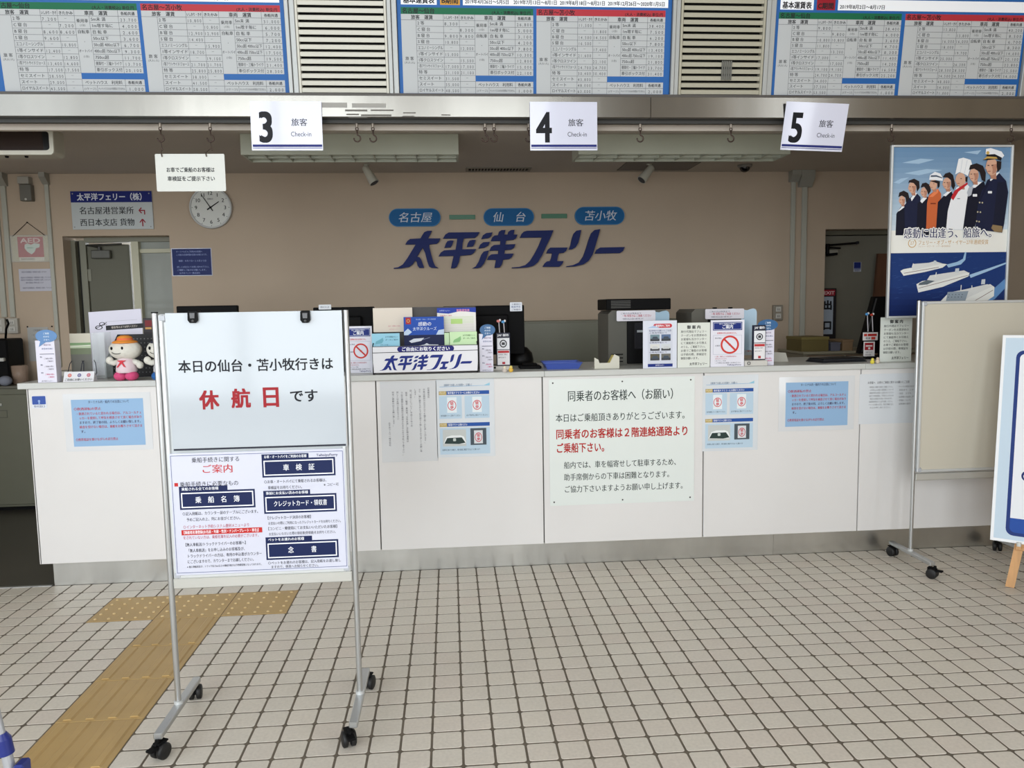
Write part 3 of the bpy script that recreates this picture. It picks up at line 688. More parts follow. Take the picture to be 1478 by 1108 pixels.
def person(body, bc, head, hair, shirt=None, L=3):
    s.poly(body, bc, L)
    if shirt: s.poly(shirt, WS, L+1)
    s.disc(head[0], head[1], head[2], SK, L+2, ry=head[3]); hx, hy, ha, hb = head; s.poly([(hx-ha*.95, hy-hb*.05), (hx-ha*1.18, hy+hb*.22), (hx-ha*.85, hy+hb*.3)], SK, L+2.1); s.poly([(hx-ha*.1, hy-hb*.2), (hx+ha*.9, hy-hb*.3), (hx+ha*.8, hy+hb*.6), (hx+ha*.1, hy+hb*.9), (hx+ha*.15, hy+hb*.3)], SK2, L+2.2); s.rect(hx-ha*.75, hy-hb*.18, hx-ha*.4, hy-hb*.08, (60, 44, 44), L+2.4); s.rect(hx-ha*.05, hy-hb*.2, hx+ha*.25, hy-hb*.1, (60, 44, 44), L+2.4); s.rect(hx-ha*.7, hy+hb*.5, hx-ha*.2, hy+hb*.58, (160, 84, 80), L+2.4); s.poly([(head[0]-head[2]*.5, head[1]+head[3]*.6), (head[0]+head[2]*.75, head[1]+head[3]*.3), (head[0]+head[2]*.8, head[1]+head[3]*1.45), (head[0]-head[2]*.1, head[1]+head[3]*1.4)], SK2, L+1)
    s.poly(hair, HR, L+3)
# from the back of the line to the front
person([(160, 930), (170, 720), (215, 655), (275, 625), (320, 660), (320, 930)], DN, (228, 590, 32, 42), [(190, 560), (200, 515), (245, 497), (290, 520), (308, 590), (300, 660), (268, 610), (262, 565), (225, 545)], [(182, 700), (235, 640), (270, 610), (262, 650), (205, 690)], 3)
person([(255, 930), (250, 640), (300, 575), (370, 515), (415, 560), (425, 930)], DN2, (332, 468, 40, 54), [(290, 430), (298, 400), (350, 383), (402, 408), (406, 470), (380, 510), (372, 455), (345, 425), (305, 418)], [(315, 570), (365, 515), (380, 525), (325, 600)], 7)
person([(370, 930), (385, 620), (430, 590), (490, 555), (510, 600), (500, 930)], DN, (450, 512, 34, 46), [(415, 470), (430, 430), (470, 420), (510, 445), (520, 500), (495, 540), (480, 500), (450, 460)], [(410, 600), (440, 565), (480, 570), (430, 620)], 11)
person([(470, 870), (480, 620), (500, 540), (590, 480), (625, 530), (620, 700), (570, 860)], (196, 100, 58), (545, 440, 38, 50), [(505, 405), (570, 400), (612, 410), (608, 460), (590, 480), (585, 430)], None, 15)
s.poly([(500, 395), (510, 350), (560, 318), (615, 335), (640, 375), (640, 405), (560, 396)], WS, 19.4); s.poly([(520, 352), (575, 350), (634, 372), (634, 382), (575, 366), (515, 368)], (70, 84, 104), 19.8)
s.poly([(500, 560), (560, 500), (600, 480), (590, 520), (540, 560)], (228, 130, 84), 15.5); s.rect(515, 618, 570, 630, (120, 50, 30), 15.5)
person([(570, 880), (590, 610), (640, 560), (720, 490), (745, 540), (700, 700), (690, 880)], DN, (682, 430, 42, 56), [(640, 370), (665, 335), (710, 322), (745, 350), (768, 450), (750, 495), (728, 460), (725, 400), (690, 375)], [(640, 545), (700, 500), (735, 500), (670, 555)], 19)
person([(672, 880), (690, 700), (720, 590), (780, 470), (880, 425), (925, 480), (900, 700), (850, 880)], WS, (822, 395, 52, 66), [(870, 370), (895, 365), (890, 420), (870, 410)], None, 23)
s.poly([(765, 345), (800, 195), (850, 183), (925, 205), (938, 245), (895, 360), (870, 345), (810, 322)], (236, 238, 240), 27.2); s.line(840, 200, 820, 320, 5, (206, 212, 218), 27.6); s.line(890, 205, 860, 335, 5, (206, 212, 218), 27.6)
s.poly([(722, 570), (760, 500), (890, 420), (895, 440), (800, 510), (745, 595)], (188, 40, 48), 26.6); s.rect(786, 575, 815, 583, (120, 124, 132), 26)
person([(845, 880), (880, 640), (900, 520), (990, 450), (1060, 410), (1090, 500), (1010, 700), (960, 880)], DN, (958, 350, 48, 66), [(905, 300), (920, 255), (985, 237), (1050, 262), (1080, 330), (1075, 420), (1040, 400), (1015, 320), (960, 290)], [(930, 470), (985, 415), (1040, 420), (970, 475)], 27)
s.poly([(885, 520), (905, 470), (950, 460), (930, 545), (900, 560)], (176, 180, 190), 30.5); s.rrect(945, 535, 990, 560, 5, WS, 31)
person([(970, 880), (1000, 620), (1040, 500), (1120, 400), (1220, 335), (1290, 410), (1312, 520), (1270, 830), (1250, 915), (1140, 900)], DN2, (1140, 270, 60, 84), [(1190, 215), (1240, 220), (1235, 290), (1200, 325), (1190, 270)], [(1120, 400), (1190, 330), (1225, 320), (1180, 370), (1130, 410)], 32)
s.poly([(1200, 420), (1290, 420), (1300, 560), (1255, 880), (1150, 860), (1180, 600)], (24, 28, 48), 32.6); s.poly([(1095, 400), (1125, 385), (1110, 440), (1020, 610), (1010, 600)], (20, 24, 50), 33.4)
s.poly([(1075, 150), (1080, 100), (1130, 92), (1240, 125), (1268, 165), (1245, 190), (1180, 165)], WS, 36); s.poly([(1085, 155), (1170, 150), (1245, 185), (1235, 215), (1160, 190), (1090, 180)], (26, 26, 34), 37); s.poly([(1050, 205), (1090, 172), (1185, 178), (1200, 195), (1120, 192)], (196, 160, 84), 38); s.poly([(1048, 208), (1095, 192), (1190, 196), (1120, 206)], (20, 20, 26), 39); s.disc(1098, 138, 16, (206, 170, 92), 38)
s.rrect(1100, 508, 1142, 530, 5, WS, 36)
for x_, y_ in ((1015, 618), (1043, 620), (995, 710), (1023, 712), (985, 800), (1010, 805)): s.disc(x_, y_, 8, (186, 178, 150), 36)
s.poly([(1135, 870), (1150, 835), (1250, 850), (1250, 910), (1170, 905)], (140, 118, 86), 36)
HT = '感動に出逢う、船旅へ。'
s.fx = None
for dx, dy in ((-4, 0), (4, 0), (0, -5), (0, 5), (-4, -4), (4, 4)): pass
s.text(HT, 118, 632, 88, (238, 238, 236), .07, fit=775, L=40)
s.text(HT, 120, 634, 84, (38, 46, 92), .016, fit=770, L=42)
s.ring(198, 753, 28, 34, (196, 160, 104), 2, a0=-60, a1=240); s.text('27', 198, 732, 34, (196, 160, 104), 0, al='c')
s.text('フェリー・オブ・ザ・イヤー27年連続受賞', 246, 728, 40, (190, 152, 96), .01, fit=585); s.text('フェリー・オブ・ザ・イヤー選考委員会', 246, 770, 15, (190, 160, 120), 0, fit=270)
s.rect(12, 828, 988, CHH-12, (26, 54, 112), 3)
for k in range(5): s.rect(12, 1100+k*(CHH-1112)/5, 988, 1100+(k+1)*(CHH-1112)/5, tuple(int(a-(a-b_)*(k+1)/6) for a, b_ in zip((26, 54, 112), (15, 29, 78))), 4)
def fx2(x, y): return fx(x, y+781.6)
s.fx = fx2
s.poly([(680, 440), (790, 415), (850, 385), (870, 320), (885, 320), (875, 395), (830, 440), (700, 470)], (150, 184, 214), 6)
s.poly([(915, 545), (1060, 500), (1300, 425), (1300, 440), (1100, 515), (930, 575)], (160, 192, 220), 6)
s.poly([(1165, 690), (1285, 590), (1290, 680), (1180, 790), (1100, 830)], (96, 140, 190), 6)
for k in range(70):
    xx = 120+random.random()*1150; yy = 345+random.random()*480; s.line(xx, yy, xx+40, yy-6, 3, (44, 76, 134), 5)
HW = (226, 228, 224)
def ship(hull, sup, stripe, funnel, L):
    s.poly(hull, HW, L); s.poly(sup, (212, 214, 212), L+1); s.poly(funnel, (196, 204, 210), L+2)
    s.line(*stripe, 5, (120, 96, 92), L+2)
ship([(207, 497), (240, 480), (300, 470), (640, 430), (685, 437), (640, 470), (460, 510), (240, 545)], [(325, 455), (340, 430), (500, 420), (560, 405), (640, 430), (330, 495)], (245, 520, 600, 465), (545, 425, ) and [(550, 425), (550, 398), (575, 400), (572, 425)], 7)
s.line(330, 455, 340, 425, 8, HW, 9)
ship([(370, 630), (430, 600), (560, 580), (880, 515), (918, 525), (905, 560), (640, 660), (390, 712)], [(490, 575), (510, 545), (700, 520), (860, 500), (900, 520), (560, 610), (480, 590)], (392, 670, 900, 550), [(765, 520), (772, 480), (810, 478), (806, 520)], 9)
s.poly([(400, 620), (480, 590), (560, 600), (480, 635), (390, 640)], (92, 104, 112), 12); s.line(565, 560, 575, 515, 8, HW, 12)
ship([(555, 855), (600, 820), (680, 740), (880, 700), (1130, 640), (1175, 670), (1170, 760), (1060, 830), (960, 880), (580, 880)], [(690, 720), (860, 690), (1100, 640), (1160, 660), (900, 770), (860, 800), (680, 800)], (850, 870, 1160, 700), [(1035, 640), (1042, 592), (1080, 590), (1075, 640)], 13)
s.poly([(690, 712), (905, 705), (868, 815), (670, 812)], (142, 156, 168), 16); s.poly([(570, 850), (640, 812), (850, 812), (820, 868), (590, 872)], (66, 84, 98), 16)
for k in range(5): s.rect(700+k*34, 735, 710+k*34, 742, (60, 70, 80), 17); s.rect(692+k*34, 760, 702+k*34, 767, (60, 70, 80), 17)
for k in range(7): s.disc(620+k*28, 850-(k % 3)*10, 8, (200, 206, 208), 17)
s.line(825, 700, 830, 645, 8, HW, 17); s.line(940, 690, 940, 650, 8, HW, 17)
s.text('太平洋フェリー', 275, 685, 20, (140, 150, 170), .01); s.text('TAIHEIYO FERRY', 262, 712, 18, (130, 100, 110), .02); s.text('名古屋・仙台・苫小牧', 262, 740, 18, (130, 90, 96), .02)
s.fx = None
o = s.put('framed_poster', 'large framed poster of ship crew in uniform above three ferries, hanging from the beam', 'poster', (PXL, PY, pz0), paper=(226, 228, 230), th=.004, pname='print')
b = MB(); t_ = .011
b.cbox(0, t_, -.012, .008, 0, ph, ALUW, .002); b.cbox(pw-t_, pw, -.012, .008, 0, ph, ALUW, .002); b.cbox(t_, pw-t_, -.012, .008, ph-t_, ph, ALUW, .002); b.cbox(t_, pw-t_, -.012, .008, 0, t_, ALUW, .002)
b.build('frame', o)
for u, cx in ((1287, .012), (1460, pw-.012)):
    b = MB(); b.tube([(HX[u]-PXL, HY-PY, 2.232-pz0), (cx, .004, ph-.005)], .0008, M((170, 170, 166), .4), n=5); b.build('hanging_wire', o)

# ------------------------------------------------------------------ mobile whiteboards
def caster(b, x, y, lock=True, a=0.0, r=.026):
    """twin wheel caster under (x, y); wheels into b"""
    T = Matrix.Translation((x, y, 0)) @ Matrix.Rotation(a, 4, 'Z'); b.T = T
    for sx in (-.013, .013):
        b.lathe([(0, sx-.009), (r*.8, sx-.009), (r, sx-.006), (r, sx+.006), (r*.8, sx+.009), (0, sx+.009)], RUBBER, (0, .012, r), 20, 'x')
    b.prism([(-.004, .022), (.034, .022), (.036, .044), (.028, .056), (-.006, .058), (-.010, .050)], -.004, .004, BLACKM, axis='x')
    b.cyl((0, 0, .048), (0, 0, .066), .007, BLACKM, n=10)
    b.cbox(-.014, .014, -.006, .034, .050, .056, BLACKM, .002)
    if lock: b.cbox(-.013, .013, -.036, -.004, .040, .048, BLACKM, .002)
    b.T = None
def stand_board(name, label, xl, xr, y, ztop, zb, zbar, yr, yf, casters, white, lip=True):
    o = thing(name, label, 'whiteboard', (0, 0, 0))
    for x in (xl, xr):
        b = MB(); b.cyl((x, y, .085), (x, y, ztop), .0095, ALU, n=16); b.cyl((x, y, .082), (x, y, .094), .014, ALUW, n=16); b.cyl((x, y, ztop), (x, y, ztop+.004), .0105, BLACKM, n=16); b.build('pole', o)
        b = MB(); b.cbox(x-.014, x+.014, yf-.012, yr+.012, .064, .084, ALU, .003); b.build('foot_bar', o)
    for (x, yy, a, lk) in casters:
        b = MB(); caster(b, x, yy, lk, a); b.build('caster', o)
    b = MB(); i = .014
    b.box(xl+i+.008, xr-i-.008, y-.006, y+.006, zb+.006, ztop-.012, white); b.build('board_panel', o)
    b = MB(); X0, X1, Z1 = xl+i, xr-i, ztop-.004
    for a in ((X0, X0+.014, zb, Z1), (X1-.014, X1, zb, Z1), (X0+.014, X1-.014, Z1-.014, Z1), (X0+.014, X1-.014, zb, zb+.014)): b.cbox(a[0], a[1], y-.012, y+.012, a[2], a[3], ALUW, .003)
    for cx in (X0, X1-.026):
        for cz in (zb-.001, Z1-.025): b.cbox(cx-.001, cx+.027, y-.0135, y+.0135, cz, cz+.026, M((176, 180, 186), .4), .006)
    b.build('frame', o)
    b = MB(); b.cbox(xl+.01, xr-.01, y-.010, y+.010, zbar, zbar+.036, M((196, 196, 190), .35, .4), .003); b.build('crossbar', o)
    return o
WB = M((206, 211, 213), .14, spec=.5)
Y1 = -1.37
wb = stand_board('whiteboard', 'wheeled whiteboard in front with the no-sailing notice clipped to it', -.856, -.249, Y1, 1.398, .520, .484, -1.19, -1.55,
    [(-.857, -1.565, radians(-25), True), (-.262, -1.562, radians(20), True), (-.862, -1.19, radians(10), False), (-.246, -1.185, radians(-15), False)], WB)
stand_board('whiteboard', 'wheeled empty cream whiteboard standing before the counter next to the poster', 2.490, 3.103, -.15, 1.398, .505, .462, .02, -.33,
    [(2.500, -.345, radians(40), True), (2.497, .01, radians(15), False), (3.105, -.335, radians(20), True), (3.105, .02, radians(-30), False)], M((200, 195, 180), .3, spec=.3, noise=.02, scale=2))
# notice panel clipped on the upper half of the front whiteboard
YF = Y1-.0165
x0, z1 = PX(238, 452, YF); x1, _ = PX(493, 449, YF); _, zb_ = PX(370, 646, YF)
s = Sheet(x1-x0, z1-zb_+.004, 255, 196, gloss=.1)
s.text('本日の仙台・苫小牧行きは', 14, 66, 18.6, (20, 22, 30), .019, fit=226, res=4)
s.text('休', 42, 109, 28.5, (150, 30, 38), .032, res=4); s.text('航', 88, 108, 28.5, (150, 30, 38), .032, res=4); s.text('日', 130, 105, 32, (150, 30, 38), .032, res=4); s.text('です', 173, 111, 19.5, (20, 22, 30), .020, fit=43, res=4)
s.rect(1, 192.5, 254, 195.2, (44, 46, 56))
nt_ = s.put('notice_sheet', 'glossy white panel announcing no sailing today in black and red, clipped to the front whiteboard', 'notice', (x0, YF, zb_-.004), (0, 0, 0), paper=(182, 189, 195), th=.002, coat=.18)
for u in (279, 441):
    X, Z = PX(u, 452, YF)
    o = thing('bulldog_clip', 'black clip on the front whiteboard, %s' % ('nearer the blue wall notice and plush dolls' if u == 279 else 'nearer the brochure rack'), 'clip', (X, Y1-.018, Z))
    b = MB(); b.cbox(-.014, .014, -.006, .034, .002, .009, BLACK, .002); b.build('spine', o)
    b = MB(); b.prism([(-.015, .006), (.015, .006), (.016, -.022), (.009, -.031), (-.009, -.031), (-.016, -.022)], -.009, -.003, BLACK); b.prism([(-.008, .001), (.008, .001), (.007, -.016), (-.007, -.016)], -.0125, -.009, M((70, 70, 72), .3)); b.lathe([(0, -.012), (.004, -.011), (.0045, -.009)], M((90, 90, 92), .3, .5), (0, 0, -.024), 10, 'y'); b.build('jaw', o)
# guidance poster on the lower half
x0, z1 = PX(246, 657, YF); x1, _ = PX(495, 645, YF); x3, z3 = PX(252, 831, YF); x4, _ = PX(503, 819, YF)
X0 = (x0+x3)/2; W_ = (x1+x4)/2-X0; Zt = PX(370, 651, YF)[1]; Zb = PX(376, 825.5, YF)[1]
s = Sheet(W_, Zt-Zb, 250, 174, gloss=.15)
K = (26, 28, 38); R_ = (186, 46, 44)
s.frame(1.5, 3, 248.5, 171, .7, (70, 84, 130), 1)
s.text('乗船手続きに関する', 31, 6, 8, K, .006, fit=69); s.text('ご案内', 44, 16.5, 13, R_, .012, fit=46)
s.rect(5, 41.5, 10.2, 46.5, R_, 1); s.text('乗船手続きに必要なもの', 12.5, 40, 8, K, .006, fit=84)
def boxed(x, y, w, tab, title, sx, fit, sz=10):
    s.rect(x, y, x+w*.64, y+8, NAVY, 1); s.text(tab, x+3.5, y+1.2, 4.8, WHT, .02, maxw=w*.58)
    s.rect(x, y+6.5, x+w, y+33, NAVY, 1); s.frame(x+2.5, y+9, x+w-2.5, y+30.5, 1.6, WHT, 2); s.text(title, x+w/2, y+14.5, sz, WHT, .012, al='c', fit=fit)
boxed(11, 47, 108, '乗船される全てのお客様', '乗　船　名　簿', 1, 64)
s.text('○記入用紙は、カウンター前のテーブルにございます。', 14, 83, 5.5, K, .012, fit=111); s.text('予めご記入の上、列にお並びください。', 19, 91.5, 5.5, K, .012, fit=80)
s.text('○インターネット予約システム便利メニューより', 14, 102, 5.5, (170, 60, 80), .008, fit=95)
s.rect(11, 109, 127, 116.5, R_, 1); s.text('【乗船者名簿登録(お名前・年齢・性別・ナンバープレート・車名)】', 12, 110, 5.2, WHT, .02, fit=112)
s.text('をされていない方は、乗船名簿を記入の必要がございます。', 13, 117.5, 5.3, (170, 60, 80), .008, fit=111)
s.text('【無人車航送/トラックドライバーのお客様へ】', 13, 127.5, 5.5, K, .015, fit=92)
for k, (t_, f_) in enumerate((('「無人車航送」をお申し込みのお客様及び、', 86), ('トラックドライバーの方は、専用の申込書がカウンター', 108), ('にございますので、カウンターまでお越しください。', 98))): s.text(t_, 17, 136+8*k, 5.6, K, .012, fit=f_)
s.text('※無人車航送及び、トラック長さ6m以上の乗船手続きは予約確認後となっております。', 16, 160.5, 3.6, K, .015, fit=109)
boxed(131, 5, 106, 'お車・オートバイをご利用のお客様', '車　検　証', 1, 46)
s.text('TaiheiyoFerry', 241, 5.5, 5, (46, 50, 90), .02, al='r', fit=31)
s.text('○お車・オートバイにて乗船されるお客様は、', 133, 41.5, 5.4, K, .012, fit=93); s.text('車検証をお持ちください。', 138, 50, 5.4, K, .012, fit=52); s.text('※コピー可', 219, 48.5, 5, K, .005, fit=22)
boxed(131, 57, 106, '事前にお支払い済みのお客様', 'クレジットカード・領収書', 1, 78, 9)
s.text('【クレジットカード決済のお客様】', 133, 93.5, 5.3, K, .015, fit=68); s.text('お支払いの際にご利用になったクレジットカードをお持ちください。', 136, 101.5, 4.9, K, .008, fit=108)
s.text('【コンビニ・郵便局にてお支払いいただいたお客様】', 133, 109, 5.3, K, .015, fit=106); s.text('お支払いいただいた際の領収書(受領書)をお持ちください。', 136, 117, 4.9, K, .008, fit=100)
boxed(131, 124, 106, 'ペットをお連れのお客様', '念　　　書', 1, 42)
s.text('○ペットをお連れのお客様は、記入用紙をお渡し致し', 133, 159, 5, K, .012, fit=107); s.text('ますので、係員へお知らせください。', 137, 165, 4.8, K, .012, fit=72)
s.put('guidance_poster', 'white and navy boarding procedure poster on the lower half of the front whiteboard', 'poster', (X0, Y1-.0145, Zb), (0, 0, 0), paper=(204, 206, 220), th=.0008, coat=.2)

# ------------------------------------------------------------------ easel with the car guide panel
E_ = thing('easel', 'pale wooden easel at the right edge carrying a light blue guide panel', 'easel', (2.776, -.508, 0), (0, 0, radians(-42)))
al = radians(10)
def ew(x, w_, d=0.0): return (x, w_*sin(al)+d*cos(al), w_*cos(al)-d*sin(al))
b = MB()
for sgn, name in ((0, 'leg'), (1, 'leg')):
    b = MB(); xa, xb = (0.0, .20) if sgn == 0 else (.55, .35)
    T = []
    for (x, w_) in ((xa, 0), (xb, 1.45)):
        for dx, dd in ((-.019, .003), (.019, .003), (.019, .028), (-.019, .028)): T.append(ew(x+dx, w_, dd))
    b.add(T, [(0, 1, 2, 3)[::-1], (4, 5, 6, 7), (0, 1, 5, 4), (1, 2, 6, 5), (2, 3, 7, 6), (3, 0, 4, 7)], WOOD)
    lo = min(v[2] for v in b.v); b.v = [(v[0], v[1], max(v[2], .002)) for v in b.v]
    b.build('leg', E_)
b = MB(); b.cyl((.275, .62, .01), (.275, .27, 1.40), .014, WOOD, n=10); b.build('rear_leg', E_)
b = MB(); b.T = Matrix.Rotation(-al, 4, 'X'); b.cbox(.012, .53, .0, .02, .185, .205, WOOD, .002); b.cyl((.028, -.012, .205), (.028, -.012, .226), .010, M((206, 206, 200), .4), n=10); b.box(.018, .038, -.022, 0, .19, .206, WOOD); b.build('crossbar', E_)
s = Sheet(.73, 1.02, 730, 1020, gloss=.2)
s.rect(14, 14, 716, 1006, (200, 218, 232), 1)
s.rrect(62, 76, 668, 985, 34, (26, 52, 120), 2); s.rrect(78, 92, 652, 969, 24, (236, 238, 242), 3)
s.poly([(78, 900), (652, 900), (652, 940), (78, 940)], (30, 76, 160), 4.6); s.rrect(78, 905, 652, 969, 24, (30, 76, 160), 4.2)
for k, y in enumerate((193, 251, 455, 690)):
    s.disc(140, y, 27 if k > 1 else 20, (24, 40, 104), 4)
    if k > 1:
        s.rrect(122, y-6, 158, y+9, 5, WHT, 5); s.poly([(128, y-4), (133, y-14), (148, y-14), (153, y-4)], WHT, 5); s.disc(129, y+9, 5, WHT, 6); s.disc(151, y+9, 5, WHT, 6); s.disc(129, y, 3, (24, 40, 104), 7); s.disc(151, y, 3, (24, 40, 104), 7)
    else: s.disc(140, y, 9, WHT, 5)
s.rrect(186, 745, 600, 885, 14, (40, 48, 44), 5); s.poly([(188, 840), (598, 830), (598, 880), (188, 880)], (112, 128, 74), 6); s.poly([(188, 762), (598, 758), (598, 782), (188, 790)], (150, 160, 160), 6)
gp = s.put('guide_sign', 'light blue guide panel with navy rounded frame and car icons on the easel', 'sign', (2.776-.0, -.508, 0), (0, 0, 0), paper=(240, 242, 244), th=.006)
gp.matrix_world = Matrix.Translation((2.776, -.508, 0)) @ Matrix.Rotation(radians(-42), 4, 'Z') @ Matrix.Rotation(-al, 4, 'X') @ Matrix.Translation((-.093, -.006, .218))
# ------------------------------------------------------------------ things on the back wall
WF = WY-.002
def on_wall(s, u0, v0, u1, v1, name, label, cat, y=WF, **k):
    x, w, z, h = spx(u0, v0, u1, v1, y)
    return s.put(name, label, cat, (x, y-k.get('th', .001), z), **k)
def wsheet(u0, v0, u1, v1, gloss=.4, y=WF):
    x, w, z, h = spx(u0, v0, u1, v1, y); return Sheet(w, h, u1-u0, v1-v0, gloss=gloss)
# direction sign over the left doorway
s = wsheet(104, 276, 221, 331); K = (34, 36, 40)
s.rect(0, 0, 117, 16, (24, 34, 110)); s.text('太平洋フェリー（株）', 9, 2.6, 11, (214, 218, 228), .028, fit=100, res=3)
s.text('名古屋港営業所', 11, 22, 11.5, K, .014, fit=79, res=3); s.text('西日本支店 貨物', 11, 39, 11.5, K, .014, fit=79, res=3)
RD = (150, 34, 50)
s.line(98, 28, 106, 28, 1.6, RD); s.line(105.2, 27.2, 105.2, 34, 1.6, RD); s.line(97, 28.3, 101, 24, 1.6, RD); s.line(97, 27.7, 101, 32, 1.6, RD)
s.line(101.5, 41, 101.5, 51, 1.8, RD); s.line(101.5, 40.5, 97.5, 45.5, 1.6, RD); s.line(101.5, 40.5, 105.5, 45.5, 1.6, RD)
for x_, y_ in ((3, 3.5), (113, 3.5), (3, 51.5), (113, 51.5)): s.disc(x_, y_, 1.0, (150, 150, 150), 3)
on_wall(s, 104, 276, 221, 331, 'direction_sign', 'blue and white direction sign with red arrows above the left doorway', 'sign', paper=(190, 196, 196), th=.01)
# clock
cx, cz = PX(303, 299, WY-.04)
o = thing('wall_clock', 'round white wall clock with black numerals behind the small hanging board', 'clock', (cx, WY, cz))
R_ = .158
b = MB(); b.lathe([(0, -.001), (R_, -.001), (R_, -.026), (R_-.004, -.034), (R_-.012, -.035), (R_-.015, -.026)], M((196, 198, 196), .35), n=48, axis='y'); b.build('rim', o)
b = MB(); b.lathe([(0, -.024), (R_-.014, -.024)], M((212, 214, 208), .5), n=48, axis='y'); b.build('dial', o)
s = Sheet(2*R_, 2*R_, 200, 200, gloss=.5)
for k in range(1, 13):
    a = radians(30*k); s.text(str(k), 100+68*sin(a), 100-68*cos(a)-13.5, 25, (30, 30, 32), .012, al='c', L=1, res=3)
for k in range(12):
    a = radians(30*k); s.line(100+84*sin(a), 100-84*cos(a), 100+88*sin(a), 100-88*cos(a), 2.2, (40, 40, 40), 1)
s.text('SEIKO', 100, 54, 10, (60, 60, 60), .02, al='c', L=1)
s.mb.build('lettering', o, (-R_, -.0245, -R_))
b = MB()
def hand(ang, L1, w1, y):
    a = radians(ang); d = Vector((sin(a), 0, cos(a))); n = Vector((cos(a), 0, -sin(a))); p = [-d*.030-n*w1, -d*.030+n*w1, d*L1+n*w1*.6, d*L1-n*w1*.6]
    b.add([(q.x, y, q.z) for q in p]+[(q.x, y+.0015, q.z) for q in p], [(0, 1, 2, 3)[::-1], (0, 1, 2, 3), (4, 5, 6, 7), (0, 4, 5, 1), (1, 5, 6, 2), (2, 6, 7, 3), (3, 7, 4, 0)], BLACK)
hand(56, .078, .0045, -.030); b.build('hour_hand', o)
b = MB(); hand(-33, .115, .0032, -.032); b.cyl((0, -.026, 0), (0, -.034, 0), .007, BLACK, n=14); b.build('minute_hand', o)
# blue notice next to the doorway
s = wsheet(248, 358, 306, 398, .08); s.rect(1, 1, 57, 39, (26, 40, 98))
for k, (t_, w_) in enumerate((('ターミナルビルご利用のお客様へ', 38), ('この掲示は営業時間の変更のお知らせです。', 46), ('', 0), ('期間：８月７日〜１２月２５日', 40), ('', 0), ('詳しくは窓口にてお問い合わせ下さい。', 48), ('ご理解とご協力をお願いします。', 44), ('太平洋フェリー株式会社', 30))):
    if t_: s.text(t_, 7 if k not in (3, 7) else 10, 3.5+4.4*k, 3, (150, 164, 210), .01, fit=w_)
on_wall(s, 248, 358, 306, 398, 'blue_notice', 'glossy dark blue notice with white border on the wall below the clock', 'notice', paper=(186, 190, 206), th=.001, coat=.6)
# big wall name and route pills
LOGO = (36, 46, 98)
def zl(x, y): return (560+x/8.211, 320+y/8.211)
def zr(x, y): return (730+x/8.211, 320+y/8.211)
Lt = {
 '太': [zl, [[(205, 268), (228, 228), (262, 202), (385, 196), (405, 160), (430, 122), (470, 106), (520, 106), (500, 150), (482, 180), (476, 196), (620, 196), (600, 240), (575, 260), (490, 268), (490, 300), (510, 380), (535, 470), (560, 525), (598, 548), (520, 546), (488, 530), (468, 480), (440, 370), (410, 305), (370, 370), (345, 412), (375, 420), (395, 450), (428, 545), (370, 546), (350, 520), (340, 475), (320, 458), (295, 500), (250, 535), (150, 552), (68, 556), (68, 546), (120, 538), (175, 505), (230, 430), (290, 330), (328, 268)]]],
 '平': [zl, [[(652, 198), (680, 150), (720, 126), (1086, 122), (1060, 165), (1030, 190), (900, 195), (885, 250), (880, 325), (1045, 322), (1020, 365), (985, 390), (855, 402), (840, 480), (815, 535), (790, 548), (746, 550), (760, 480), (778, 403), (600, 408), (625, 365), (665, 338), (800, 330), (812, 260), (820, 197)], [(668, 308), (685, 260), (705, 228), (740, 220), (778, 222), (760, 275), (740, 302)], [(932, 298), (945, 255), (968, 222), (1000, 214), (1040, 214), (1025, 260), (1005, 292)]]],
 '洋': [zl, [[(1105, 204), (1125, 160), (1165, 132), (1240, 124), (1225, 165), (1190, 192)], [(1072, 316), (1092, 270), (1130, 242), (1207, 236), (1190, 278), (1150, 304)], [(998, 552), (1040, 528), (1075, 470), (1105, 390), (1135, 352), (1196, 338), (1170, 420), (1140, 490), (1100, 538), (1060, 548)],
   [(1218, 228), (1235, 185), (1262, 162), (1305, 158), (1315, 118), (1345, 98), (1392, 96), (1380, 150), (1418, 150), (1428, 118), (1455, 98), (1500, 94), (1490, 150), (1535, 150), (1520, 190), (1490, 212), (1400, 222), (1392, 268), (1510, 264), (1495, 305), (1460, 328), (1385, 335), (1380, 378), (1490, 375), (1470, 415), (1440, 440), (1365, 448), (1350, 505), (1325, 540), (1264, 546), (1280, 450), (1175, 450), (1195, 408), (1225, 385), (1305, 380), (1308, 340), (1202, 342), (1222, 298), (1255, 275), (1330, 270), (1333, 226)]]],
 'フ': [zr, [[(168, 188), (190, 140), (215, 116), (250, 106), (566, 100), (540, 165), (480, 290), (430, 400), (380, 480), (330, 520), (270, 538), (150, 548), (72, 550), (74, 540), (160, 534), (235, 510), (290, 460), (340, 380), (390, 285), (430, 184)]]],
 'ェ': [zr, [[(483, 372), (500, 330), (530, 305), (734, 304), (715, 345), (690, 366), (632, 372), (618, 410), (610, 464), (686, 464), (668, 505), (635, 532), (440, 533), (460, 495), (490, 468), (525, 464), (540, 430), (552, 374)]]],
 'リ': [zr, [[(750, 328), (768, 280), (785, 200), (805, 140), (840, 104), (895, 96), (880, 170), (860, 250), (830, 300), (790, 324)], [(718, 534), (720, 526), (800, 512), (870, 480), (920, 410), (955, 310), (985, 210), (1015, 135), (1055, 96), (1120, 86), (1100, 160), (1065, 280), (1030, 390), (985, 460), (920, 505), (820, 528)]]],
 'ー': [zr, [[(1058, 376), (1080, 330), (1120, 304), (1412, 298), (1390, 345), (1355, 370)]]]}
YL = WY-.03
o = thing('company_sign', 'dark blue raised company name lettering on the back wall under the route pills', 'sign', (PX(735, 388, YL)[0], WY, PX(735, 388, YL)[1]))
LOGOP = []
